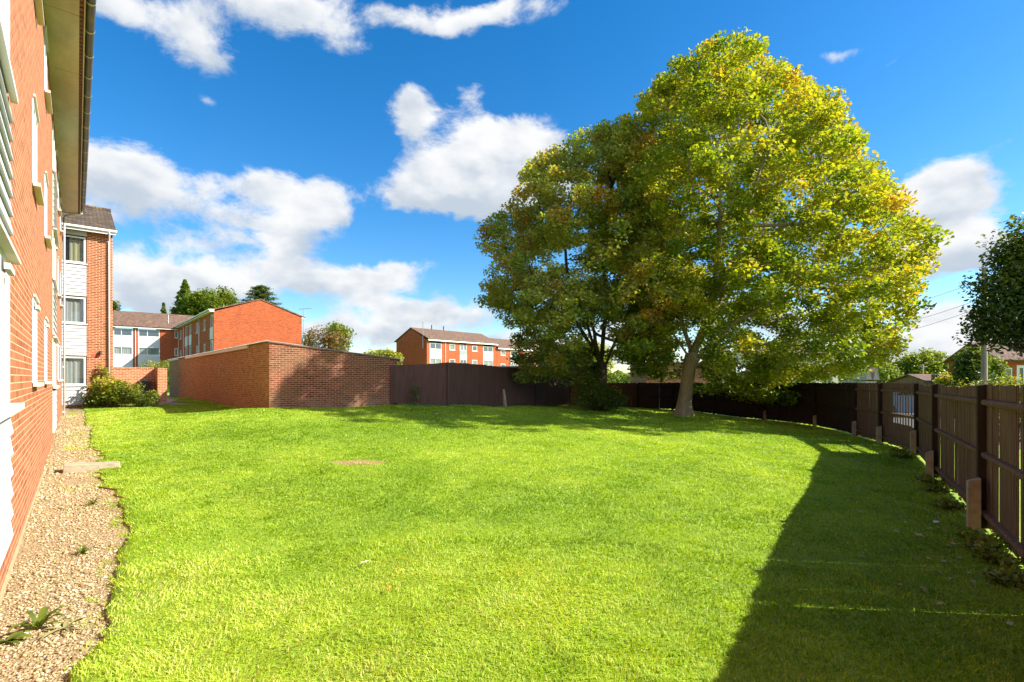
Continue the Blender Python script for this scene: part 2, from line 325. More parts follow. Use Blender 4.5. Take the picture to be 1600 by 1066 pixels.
def tag(o, label=None, cat=None, group=None, kind=None):
    if label: o['label'] = label
    if cat: o['category'] = cat
    if group: o['group'] = group
    if kind: o['kind'] = kind
    return o
def thing(name, label, cat, loc=(0, 0, 0), rz=0, group=None):
    o = bpy.data.objects.new(name, None); COL.objects.link(o); o.empty_display_size = .2
    o.location = loc; o.rotation_euler = (0, 0, rz); return tag(o, label, cat, group)
def fast(name, V, F, mat, parent=None, tint=None, smooth=False, uv=None):
    """V (n,3) float, F (m,k) int with one k: one mesh object."""
    V = np.asarray(V, np.float32); F = np.asarray(F, np.int32); m, k = F.shape
    me = bpy.data.meshes.new(name)
    me.vertices.add(len(V)); me.vertices.foreach_set('co', V.ravel())
    me.loops.add(m*k); me.loops.foreach_set('vertex_index', F.ravel())
    me.polygons.add(m); me.polygons.foreach_set('loop_start', np.arange(0, m*k, k, dtype=np.int32))
    try: me.polygons.foreach_set('loop_total', np.full(m, k, np.int32))
    except Exception: pass
    if smooth: me.polygons.foreach_set('use_smooth', np.ones(m, bool))
    me.update(calc_edges=True)
    if tint is not None:
        a = me.attributes.new('tint', 'FLOAT', 'FACE'); a.data.foreach_set('value', np.asarray(tint, np.float32))
    if mat: me.materials.append(mat)
    o = bpy.data.objects.new(name, me); COL.objects.link(o); o.parent = parent
    return o

class MB:
    def __init__(s, org=(0, 0, 0)): s.v = []; s.f = []; s.org = org; s.m = []; s.cur = 0
    def quad(s, pts, nrm=None):
        pts = [Vector(p) for p in pts]
        if nrm is not None:
            nn = (pts[1]-pts[0]).cross(pts[2]-pts[1])
            if nn.dot(Vector(nrm)) < 0: pts.reverse()
        b = len(s.v); s.v += pts; s.f.append(tuple(range(b, b+len(pts)))); s.m.append(s.cur)
    def box(s, x0, x1, y0, y1, z0, z1):
        if x0 > x1: x0, x1 = x1, x0
        if y0 > y1: y0, y1 = y1, y0
        if z0 > z1: z0, z1 = z1, z0
        b = len(s.v)
        s.v += [Vector(p) for p in ((x0, y0, z0), (x1, y0, z0), (x1, y1, z0), (x0, y1, z0), (x0, y0, z1), (x1, y0, z1), (x1, y1, z1), (x0, y1, z1))]
        for q in ((0, 3, 2, 1), (4, 5, 6, 7), (0, 1, 5, 4), (1, 2, 6, 5), (2, 3, 7, 6), (3, 0, 4, 7)): s.f.append(tuple(b+i for i in q)); s.m.append(s.cur)
    def obox(s, o, d, nr, a0, a1, p0, p1, z0, z1):   # box in a wall frame: along d, out along nr
        b = len(s.v)
        for z in (z0, z1):
            for a, p in ((a0, p0), (a1, p0), (a1, p1), (a0, p1)):
                s.v.append(Vector((o[0]+d[0]*a+nr[0]*p, o[1]+d[1]*a+nr[1]*p, z)))
        c = sum((s.v[b+i] for i in range(8)), Vector())/8
        for q in ((0, 3, 2, 1), (4, 5, 6, 7), (0, 1, 5, 4), (1, 2, 6, 5), (2, 3, 7, 6), (3, 0, 4, 7)):
            p = [s.v[b+i] for i in q]; nn = (p[1]-p[0]).cross(p[2]-p[1]); mid = sum(p, Vector())/4
            if nn.dot(mid-c) < 0: q = q[::-1]
            s.f.append(tuple(b+i for i in q)); s.m.append(s.cur)
    def tube(s, pts, r, k=8, cap=True):
        pts = [Vector(p) for p in pts]; rs = r if isinstance(r, (list, tuple)) else [r]*len(pts)
        rings = []
        up = Vector((0, 0, 1))
        for i, p in enumerate(pts):
            t = (pts[min(i+1, len(pts)-1)]-pts[max(i-1, 0)]).normalized()
            a = t.cross(up if abs(t.z) < .9 else Vector((1, 0, 0))).normalized(); c = t.cross(a)
            b = len(s.v); rings.append(b)
            for j in range(k):
                an = 2*math.pi*j/k; s.v.append(p+(a*math.cos(an)+c*math.sin(an))*rs[i])
        for i in range(len(pts)-1):
            for j in range(k):
                s.f.append((rings[i]+j, rings[i]+(j+1) % k, rings[i+1]+(j+1) % k, rings[i+1]+j)); s.m.append(s.cur)
        if cap:
            s.f.append(tuple(rings[0]+j for j in range(k))[::-1]); s.m.append(s.cur); s.f.append(tuple(rings[-1]+j for j in range(k))); s.m.append(s.cur)
    def wall(s, o, d, nr, L, z0, z1, holes=(), depth=.12):
        xs = sorted({0, L, *[h[0] for h in holes], *[h[1] for h in holes]}); zs = sorted({z0, z1, *[h[2] for h in holes], *[h[3] for h in holes]})
        pt = lambda a, z, p=0: Vector((o[0]+d[0]*a+nr[0]*p, o[1]+d[1]*a+nr[1]*p, z))
        N = Vector((nr[0], nr[1], 0))
        for i in range(len(xs)-1):
            for j in range(len(zs)-1):
                ca, cz = (xs[i]+xs[i+1])/2, (zs[j]+zs[j+1])/2
                if any(h[0] < ca < h[1] and h[2] < cz < h[3] for h in holes): continue
                s.quad([pt(xs[i], zs[j]), pt(xs[i+1], zs[j]), pt(xs[i+1], zs[j+1]), pt(xs[i], zs[j+1])], N)
        D = Vector((d[0], d[1], 0))
        for a0, a1, b0, b1 in holes:
            s.quad([pt(a0, b0), pt(a0, b1), pt(a0, b1, -depth), pt(a0, b0, -depth)], D)
            s.quad([pt(a1, b0), pt(a1, b1), pt(a1, b1, -depth), pt(a1, b0, -depth)], -D)
            s.quad([pt(a0, b1), pt(a1, b1), pt(a1, b1, -depth), pt(a0, b1, -depth)], (0, 0, -1))
            s.quad([pt(a0, b0), pt(a1, b0), pt(a1, b0, -depth), pt(a0, b0, -depth)], (0, 0, 1))
    def build(s, name, mat, parent=None, smooth=False, uvoff=(0, 0)):
        me = bpy.data.meshes.new(name)
        O = Vector(s.org); me.from_pydata([tuple(v-O) for v in s.v], [], s.f)
        mats = mat if isinstance(mat, (list, tuple)) else [mat]
        for q in mats: me.materials.append(q)
        if len(mats) > 1: me.polygons.foreach_set('material_index', s.m)
        uv = me.uv_layers.new(name='UVMap'); me.update()
        for p in me.polygons:
            nn = p.normal
            hz = Vector((-nn.y, nn.x, 0))
            if abs(nn.z) > .999: ax = Vector((1, 0, 0)); ay = Vector((0, 1, 0))
            else: ax = hz.normalized(); ay = nn.cross(ax)
            if abs(ax.x) > abs(ax.y):
                if ax.x < 0: ax = -ax
            elif ax.y < 0: ax = -ax
            for li in p.loop_indices:
                co = s.v[me.loops[li].vertex_index]
                uv.data[li].uv = (co.dot(ax)+uvoff[0], co.dot(ay)+uvoff[1])
            p.use_smooth = smooth
        o = bpy.data.objects.new(name, me); COL.objects.link(o); o.parent = parent
        return o

def window(root, org, o, d, nr, a0, a1, z0, z1, mull=(), curtain=None, recess=.06, sill=True, hood=0, fw=.055, sillp=.09, sillm='sill', vent=False):
    m = MB(org)
    m.obox(o, d, nr, a0, a0+fw, -recess-.05, -recess, z0, z1); m.obox(o, d, nr, a1-fw, a1, -recess-.05, -recess, z0, z1)
    m.obox(o, d, nr, a0+fw, a1-fw, -recess-.05, -recess, z0, z0+fw); m.obox(o, d, nr, a0+fw, a1-fw, -recess-.05, -recess, z1-fw, z1)
    for q in mull:
        c = a0+(a1-a0)*q; m.obox(o, d, nr, c-.035, c+.035, -recess-.05, -recess+.004, z0+fw, z1-fw)
    f = m.build('window', M['white'], root)
    p = MB(org); c0 = Vector((o[0], o[1], 0)); D = Vector((d[0], d[1], 0)); N = Vector((nr[0], nr[1], 0))
    def pt(a, q, z): return c0+D*a+N*q+Vector((0, 0, z))
    e = recess+.028
    p.quad([pt(a0+fw*.5, -e, z0+fw*.5), pt(a1-fw*.5, -e, z0+fw*.5), pt(a1-fw*.5, -e, z1-fw*.5), pt(a0+fw*.5, -e, z1-fw*.5)], N)
    p.build('pane', M['glass_see'] if curtain else M['glass'], f)
    if curtain:
        c = MB(org); k = 26; prev = None
        for i in range(k+1):
            a = a0+(a1-a0)*i/k; q = -recess-.14+.018*math.sin(i*2.1)+.01*math.sin(i*5)
            if prev and not (.42 < (i-.5)/k < .58 and curtain == 'curtain_y'): c.quad([pt(prev[0], prev[1], z0), pt(a, q, z0), pt(a, q, z1), pt(prev[0], prev[1], z1)], N)
            prev = (a, q)
        c.build('curtain', M[curtain], f)
        b = MB(org); b.quad([pt(a0, -recess-.35, z0), pt(a1, -recess-.35, z0), pt(a1, -recess-.35, z1), pt(a0, -recess-.35, z1)], N); b.build('room_back', M['room'], f)
    if sill:
        b = MB(org); b.obox(o, d, nr, a0-.06, a1+.06, -recess, sillp, z0-.05, z0-.003); b.build('sill', M[sillm], f)
    if hood:
        b = MB(org); b.obox(o, d, nr, a0-.02, a1+.02, -recess, hood, z1+.003, z1+.035); b.build('drip_board', M['sill'], f)
    if vent:
        b = MB(org)
        b.obox(o, d, nr, a1-.5, a1-.12, -recess, .05, z1-.12, z1-.07); b.build('vent_hood', M['sill'], f)
    return f
def boards(root, org, o, d, nr, a0, a1, z0, z1, h=.15, mat='board'):
    P1, P2 = .034, .008
    m = MB(org); z = z0; c0 = Vector((o[0], o[1], 0)); D = Vector((d[0], d[1], 0)); N = Vector((nr[0], nr[1], 0))
    n = max(1, round((z1-z0)/h)); h = (z1-z0)/n
    pt = lambda a, q, z: c0+D*a+N*q+Vector((0, 0, z))
    for i in range(n):
        z = z0+i*h
        m.quad([pt(a0, P1, z+.004), pt(a1, P1, z+.004), pt(a1, P2, z+h-.014), pt(a0, P2, z+h-.014)], N)
        m.quad([pt(a0, P1, z+.004), pt(a1, P1, z+.004), pt(a1, -.01, z+.009), pt(a0, -.01, z+.009)], (0, 0, -1)); m.quad([pt(a0, -.012, z-.016), pt(a1, -.012, z-.016), pt(a1, -.012, z+.016), pt(a0, -.012, z+.016)], N)
        for a, s in ((a0, -1), (a1, 1)):
            m.quad([pt(a, -.02, z), pt(a, P1, z+.004), pt(a, P2, z+h), pt(a, -.02, z+h)], D*s)
    return m.build('cladding', M[mat], root)
def panel(root, org, o, d, nr, a0, a1, z0, z1, mat='board', name='white_panel'):
    m = MB(org); m.obox(o, d, nr, a0, a1, -.03, .015, z0, z1); return m.build(name, M[mat], root)
def downpipe(root, org, o, d, nr, a, z0, z1, top=None, off=.07):
    m = MB(org); c0 = Vector((o[0], o[1], 0)); D = Vector((d[0], d[1], 0)); N = Vector((nr[0], nr[1], 0))
    pt = lambda a, q, z: c0+D*a+N*q+Vector((0, 0, z))
    pts = [pt(a, off, z0), pt(a, off, z1)]
    if top: pts += [pt(a, off+.03, z1+.08), pt(a+top[0], top[1], z1+top[2]), pt(a+top[0], top[1], z1+top[2]+.1)]
    m.tube(pts, .036, 10)
    for z in np.arange(z0+.3, z1, 1.8): m.obox(o, d, nr, a-.05, a+.05, 0, off, z, z+.03)
    return m.build('downpipe', M['white'], root, True)
def roof(root, org, pts_list, mat='tiles', th=.06):
    m = MB(org)
    for q in pts_list:
        q = [Vector(p) for p in q]; nn = (q[1]-q[0]).cross(q[2]-q[1]).normalized()
        if nn.z < 0: q.reverse(); nn = -nn
        m.quad(q); lo = [p-nn*th for p in q]; m.quad(lo[::-1])
        for i in range(len(q)): j = (i+1) % len(q); m.quad([q[i], lo[i], lo[j], q[j]])
    return m.build('roof', M[mat], root)

# ------------------------------------------------------------------ ground
def build_ground():
    xs = np.concatenate([[-2500, -900, -400, -200, -120, -80, -60, -45], np.arange(-36, 30, .5), [32, 36, 42, 50, 65, 90, 140, 250, 500, 1000, 2500]])
    ys = np.concatenate([[-1500, -400, -100, -40, -20, -12], np.arange(-8, 40, .5), [42, 46, 52, 60, 75, 95, 130, 180, 260, 400, 800, 1600, 3500]])
    X, Y = np.meshgrid(xs, ys, indexing='ij'); Z = gz(X, Y)
    V = np.stack([X, Y, Z], -1).reshape(-1, 3); nx, ny = len(xs), len(ys)
    i, j = np.meshgrid(np.arange(nx-1), np.arange(ny-1), indexing='ij'); a = (i*ny+j).ravel()
    F = np.stack([a, a+ny, a+ny+1, a+1], 1)
    m, nt, b = newmat('lawn_ground')
    tc = nt.nodes.new('ShaderNodeTexCoord')
    n1 = _noise(nt, .35, 6, .6, vec=tc.outputs['Object']); n2 = _noise(nt, 5, 8, .75, vec=tc.outputs['Object']); n3 = _noise(nt, 60, 3, .7, vec=tc.outputs['Object'])
    ds = nt.nodes.new('ShaderNodeVectorMath'); ds.operation = 'MULTIPLY_ADD'; nt.links.new(tc.outputs['Object'], ds.inputs[0]); ds.inputs[1].default_value = (1/.55, 1/.28, 0); ds.inputs[2].default_value = (2.95/.55, -9.85/.28, 0)
    ln = nt.nodes.new('ShaderNodeVectorMath'); ln.operation = 'LENGTH'; nt.links.new(ds.outputs[0], ln.inputs[0])
    ad = nt.nodes.new('ShaderNodeMath'); nt.links.new(ln.outputs['Value'], ad.inputs[0]); nt.links.new(n2.outputs[0], ad.inputs[1])
    pm = nt.nodes.new('ShaderNodeMapRange'); nt.links.new(ad.outputs[0], pm.inputs[0]); pm.inputs[1].default_value = 1.25; pm.inputs[2].default_value = 1.6; pm.inputs[3].default_value = 1; pm.inputs[4].default_value = 0
    c1 = _ramp(nt, n1.outputs[0], [(.35, (.18, .30, .009)), (.55, (.26, .39, .013)), (.72, (.35, .40, .04))])
    c2 = _ramp(nt, n2.outputs[0], [(.3, (.62, .66, .6)), (.5, (1, 1, 1)), (.72, (1.35, 1.22, 1.3))])
    c3 = _ramp(nt, n3.outputs[0], [(.3, (.55, .6, .5)), (.7, (1.35, 1.3, 1.2))])
    c = _mix(nt, 1.0, c1.outputs[0], c2.outputs[0], 'MULTIPLY'); c = _mix(nt, 1.0, c, c3.outputs[0], 'MULTIPLY'); c = _mix(nt, pm.outputs[0], c, (.34, .20, .10))
    nt.links.new(c, b.inputs['Base Color']); b.inputs['Roughness'].default_value = .9
    _bump(nt, b, n3.outputs[0], .7, .03)
    tag(fast('ground', V, F, m, smooth=True), 'sunlit green lawn and ground sloping gently down to the right', 'ground', kind='structure')
    # gravel strip
    us = np.arange(-5, 29.5, .1); ts = np.linspace(0, 1, 9); Vg = []
    for u in us:
        ne = float(n_edge(u))+.03
        for t in ts:
            n = -.47+(ne+.47)*t; x, y = W(n, u); Vg.append((x, y, 0))
    Vg = np.array(Vg); Vg[:, 2] = gz(Vg[:, 0], Vg[:, 1])+.006
    k = len(ts); i, j = np.meshgrid(np.arange(len(us)-1), np.arange(k-1), indexing='ij'); a = (i*k+j).ravel()
    F = np.stack([a, a+1, a+k+1, a+k], 1)
    m, nt, b = newmat('gravel_bed')
    tc = nt.nodes.new('ShaderNodeTexCoord'); vo = nt.nodes.new('ShaderNodeTexVoronoi'); vo.inputs['Scale'].default_value = 55; nt.links.new(tc.outputs['Object'], vo.inputs['Vector'])
    cr = _ramp(nt, vo.outputs['Color'], [(.1, (.23, .16, .075)), (.5, (.35, .25, .12)), (.9, (.47, .37, .21))])
    n1 = _noise(nt, 1.6, 6, vec=tc.outputs['Object']); r1 = _ramp(nt, n1.outputs[0], [(.48, (0, 0, 0)), (.66, (1, 1, 1))])
    c = _mix(nt, r1.outputs[0], cr.outputs[0], (.29, .20, .095))
    nt.links.new(c, b.inputs['Base Color']); b.inputs['Roughness'].default_value = .95
    _bump(nt, b, vo.outputs['Distance'], .8, .02)
    tag(fast('gravel_path', Vg, F, m), 'strip of tan gravel along the foot of the brick wall', 'gravel', kind='structure')
    # turf lip
    Vt = []; off = [0, .001, .12, .4, .8, 1.3]
    for u in us:
        ne = float(n_edge(u))
        for q, o in enumerate(off):
            x, y = W(ne+o, u); Vt.append((x, y, g(x, y)+(.004 if q in (0, 5) else .032*max(0, 1-o/1.3)**1.5)))
    k = len(off); i, j = np.meshgrid(np.arange(len(us)-1), np.arange(k-1), indexing='ij'); a = (i*k+j).ravel()
    F = np.stack([a, a+1, a+k+1, a+k], 1)
    o = fast('lawn_edge', Vt, F, M['soil']); o.data.materials.append(m_lawn := bpy.data.materials['lawn_ground'])
    o.data.polygons.foreach_set('material_index', (j.ravel() > 0).astype(np.int32)); tag(o, 'raised turf edge of the lawn beside the gravel', 'lawn edge', kind='structure')
build_ground()

LAWN = [W(-2, -8), W(-.45, 29), W(1.2, 28.9), W(2.0, 29.2), W(3.3, 28.6), W(4.2, 33), W(4.6, 44), W(5.1, 44), W(5.1, 19.2), W(9.9, 19.2), (-2.67, 21.3), (3.1, 27.9), (5.2, 28.4), (5.4, 31.4), (11.6, 23.9), (12.3, 20.9), (11.1, 16.5), (10.8, 14.9), (9.8, 12.5), (7.9, 9.65), (5.6, 6.2), (3.3, 2.7), (-2, -5)]
def inside(x, y, poly):
    c = np.zeros(x.shape, bool); j = len(poly)-1
    for i in range(len(poly)):
        xi, yi = poly[i]; xj, yj = poly[j]
        c ^= ((yi > y) != (yj > y)) & (x < (xj-xi)*(y-yi)/(yj-yi+1e-12)+xi); j = i
    return c

def build_grass(N=1350000):
    th = rng.uniform(R(-66), R(66), N); r0, r1, a = 1.9, 36., -.1     # pdf(r) ~ r^(a)
    uu = rng.random(N); r = (r0**(a+1)+uu*(r1**(a+1)-r0**(a+1)))**(1/(a+1))
    x = r*np.sin(th); y = r*np.cos(th)
    n = CT*x+ST*y; u = -ST*x+CT*y; d = n-n_edge(u)
    ok = inside(x, y, LAWN) & ((d > -.02) | ((d > -.5) & (vnoise(x, y, 1.7, 5) > .55) & (u > 15)) | ((d > -.55) & (vnoise(x, y, 2.3, 9) > .88) & (rng.random(N) < .5)) | ((d > -.05-.16*vnoise(x, y, 6.5, 12)) & (vnoise(x, y, 9, 13) > .42)))
    bp = ((x+2.95)/.5)**2+((y-9.85)/.28)**2 < vnoise(x, y, 5, 3)*1.6
    ok &= ~(bp & (rng.random(N) < .82))
    x, y, r, d, bp = x[ok], y[ok], r[ok], d[ok], bp[ok]; N = len(x)
    z = gz(x, y)+lip(x, y)*(d > 0)
    dry = vnoise(x, y, .28, 1)*.5+vnoise(x, y, 1.1, 2)*.32+vnoise(x, y, 3.6, 4)*.28
    dry = dry+np.clip((4.0-d)/5, 0, 1)*.13
    tint = np.clip(.24+(dry-.5)*.95+rng.normal(0, .18, N)+(rng.random(N) < .06)*.4+bp*.5, 0, 1)
    h = (.012+.016*vnoise(x, y, 3, 6)+.011*vnoise(x, y, 11, 7)+rng.exponential(.004, N))*np.where(rng.random(N) < .03, 1.35, 1)
    w = .0014*(1+r/2.8)*rng.uniform(.7, 1.3, N)
    la = vnoise(x, y, 2.2, 11)*12+rng.normal(0, 1.1, N); le = rng.uniform(.3, 1.5, N)
    lx, ly = np.cos(la)*le*h, np.sin(la)*le*h; hz = h*np.clip(1.1-le*.42, .4, 1)
    fa = rng.uniform(0, math.pi, N); w = w*(1+.6*np.clip((r-5)/1.5, 0, 1)); wx, wy = np.cos(fa)*w, np.sin(fa)*w
    b0 = np.stack([x-wx, y-wy, z-.004], 1); b1 = np.stack([x+wx, y+wy, z-.004], 1); tp = np.stack([x+lx, y+ly, z+hz], 1)
    nr_ = r < 5.5; fr = ~nr_
    m0 = np.stack([x+lx*.3-wx*.8, y+ly*.3-wy*.8, z+hz*.62], 1); m1 = np.stack([x+lx*.3+wx*.8, y+ly*.3+wy*.8, z+hz*.62], 1)
    V1 = np.stack([b0, b1, m1, m0, tp], 1)[nr_].reshape(-1, 3); i = np.arange(nr_.sum())*5
    F1 = np.concatenate([np.stack([i, i+1, i+2], 1), np.stack([i, i+2, i+3], 1), np.stack([i+3, i+2, i+4], 1)])
    V2 = np.stack([b0, b1, tp], 1)[fr].reshape(-1, 3); i = np.arange(fr.sum())*3+len(V1); F2 = np.stack([i, i+1, i+2], 1)
    tag(fast('grass', np.concatenate([V1, V2]), np.concatenate([F1, F2]), M['grass'], tint=np.concatenate([np.tile(tint[nr_], 3), tint[fr]])), 'short sunlit lawn grass with dry yellowish patches', 'grass', kind='stuff')
build_grass()

def build_gravel(N=46000):
    u = 2.6+rng.random(N)**1.5*24; ne = n_edge(u); n = -.45+(ne+.47)*rng.random(N)
    bare = vnoise(n*1.5, u, 1.3, 8); keep = (rng.random(N) > np.clip((bare-.42)*3.2, 0, .88)) & (rng.random(N) > np.clip((n-ne+.22)*3, 0, .7)); u, n = u[keep], n[keep]; N = len(u)
    x = CT*n-ST*u; y = ST*n+CT*u; z = gz(x, y)+.006
    s = rng.lognormal(-5.2, .45, N).clip(.003, .019)*(1+u/22)
    base = np.array([(1, 0, 0), (.3, 1, 0), (-.9, .5, 0), (-.6, -.8, 0), (.5, -.9, 0), (.1, .1, .75), (0, 0, -.5)])
    an = rng.uniform(0, 6.28, N); c, sn = np.cos(an), np.sin(an); st = rng.uniform(.6, 1.3, (N, 1))
    bx = base[None, :, 0]*st; by = np.repeat(base[None, :, 1], N, 0); bz = np.repeat(base[None, :, 2], N, 0)*rng.uniform(.5, 1, (N, 1))
    jit = rng.normal(0, .1, (N, 7, 3))
    vx = (bx*c[:, None]-by*sn[:, None])+jit[:, :, 0]; vy = (bx*sn[:, None]+by*c[:, None])+jit[:, :, 1]
    V = np.stack([x[:, None]+vx*s[:, None], y[:, None]+vy*s[:, None], z[:, None]+(bz+jit[:, :, 2])*s[:, None]+s[:, None]*.3], -1).reshape(-1, 3)
    f = np.array([(0, 1, 5), (1, 2, 5), (2, 3, 5), (3, 4, 5), (4, 0, 5), (1, 0, 6), (2, 1, 6), (3, 2, 6), (4, 3, 6), (0, 4, 6)])
    F = (f[None]+(np.arange(N)*7)[:, None, None]).reshape(-1, 3)
    m, nt, b = newmat('gravel_stones'); at = nt.nodes.new('ShaderNodeAttribute'); at.attribute_name = 'tint'
    r = _ramp(nt, at.outputs['Fac'], [(0, (.21, .135, .055)), (.4, (.37, .265, .12)), (.75, (.50, .39, .20)), (1, (.68, .60, .42))]); nt.links.new(r.outputs[0], b.inputs['Base Color']); b.inputs['Roughness'].default_value = .8
    tag(fast('gravel', V, F, m, tint=np.repeat(rng.random(N), 10)), 'loose tan and cream gravel stones at the foot of the wall', 'gravel', kind='stuff')
build_gravel()

# ------------------------------------------------------------------ foliage helpers
def leaves(name, C, size, mat, tint, parent, up=.6, k=1.0, droop=.0):
    """C (n,3) leaf centres. Rhombic folded leaves."""
    N = len(C); nr = rng.normal(0, 1, (N, 3)); nr[:, 2] = np.abs(nr[:, 2])+up; nr /= np.linalg.norm(nr, axis=1)[:, None]
    t = rng.normal(0, 1, (N, 3)); t[:, 2] -= droop; t -= nr*(t*nr).sum(1)[:, None]; t /= np.linalg.norm(t, axis=1)[:, None]
    s = np.cross(nr, t); sz = (size*rng.uniform(.65, 1.25, N))[:, None]
    a = C-t*sz*.5; b = C+s*sz*.42*k+nr*sz*.12-t*sz*.05; c = C+t*sz*.55; d = C-s*sz*.42*k+nr*sz*.12-t*sz*.05
    V = np.stack([a, b, c, d], 1).reshape(-1, 3); i = np.arange(N)*4
    F = np.concatenate([np.stack([i, i+1, i+2], 1), np.stack([i, i+2, i+3], 1)])
    return fast(name, V, F, mat, parent, tint=np.tile(np.clip(tint, 0, 1), 2))

def frusta(segs, k=6):
    """segs (n,8): p0 p1 r0 r1 -> V, F"""
    P0, P1, r0, r1 = segs[:, :3], segs[:, 3:6], segs[:, 6], segs[:, 7]
    t = P1-P0; t /= np.maximum(np.linalg.norm(t, axis=1), 1e-6)[:, None]
    ref = np.where(np.abs(t[:, 2:3]) < .9, np.array([[0, 0, 1.]]), np.array([[1., 0, 0]])); a = np.cross(t, ref); a /= np.linalg.norm(a, axis=1)[:, None]; b = np.cross(t, a)
    an = np.arange(k)*2*np.pi/k; ca, sa = np.cos(an), np.sin(an)
    ring = a[:, None, :]*ca[None, :, None]+b[:, None, :]*sa[None, :, None]
    V = np.concatenate([P0[:, None]+ring*r0[:, None, None], P1[:, None]+ring*r1[:, None, None]], 1).reshape(-1, 3)
    base = (np.arange(len(segs))*2*k)[:, None]; j = np.arange(k)[None]; jn = (j+1) % k
    F = np.stack([base+j, base+jn, base+k+jn, base+k+j], -1).reshape(-1, 4)
    return V, F

def colonize(seeds, parents, attr, step=.42, dk=.55, di=4.0, iters=70):
    pos = [np.array(p, float) for p in seeds]; par = list(parents); alive = np.ones(len(attr), bool)
    near_d = np.full(len(attr), 1e9); near_i = np.zeros(len(attr), int); done = 0
    for it in range(iters):
        for q in range(done, len(pos)):
            dd = np.linalg.norm(attr-pos[q], axis=1); c = dd < near_d; near_d[c] = dd[c]; near_i[c] = q
        done = len(pos)
        alive &= near_d > dk
        act = alive & (near_d < (di if it > 8 else 1e9))
        if not act.any(): break
        new = []
        for q in np.unique(near_i[act]):
            s = act & (near_i == q); v = attr[s]-pos[q]; v /= np.linalg.norm(v, axis=1)[:, None]; v = v.sum(0)
            L = np.linalg.norm(v)
            if L < .1: v = rng.normal(0, 1, 3); L = np.linalg.norm(v)
            new.append((pos[q]+v/L*step+rng.normal(0, .03, 3), q))
        for p, q in new: pos.append(p); par.append(q)
        if len(pos) > 9000: break
    return np.array(pos), np.array(par)

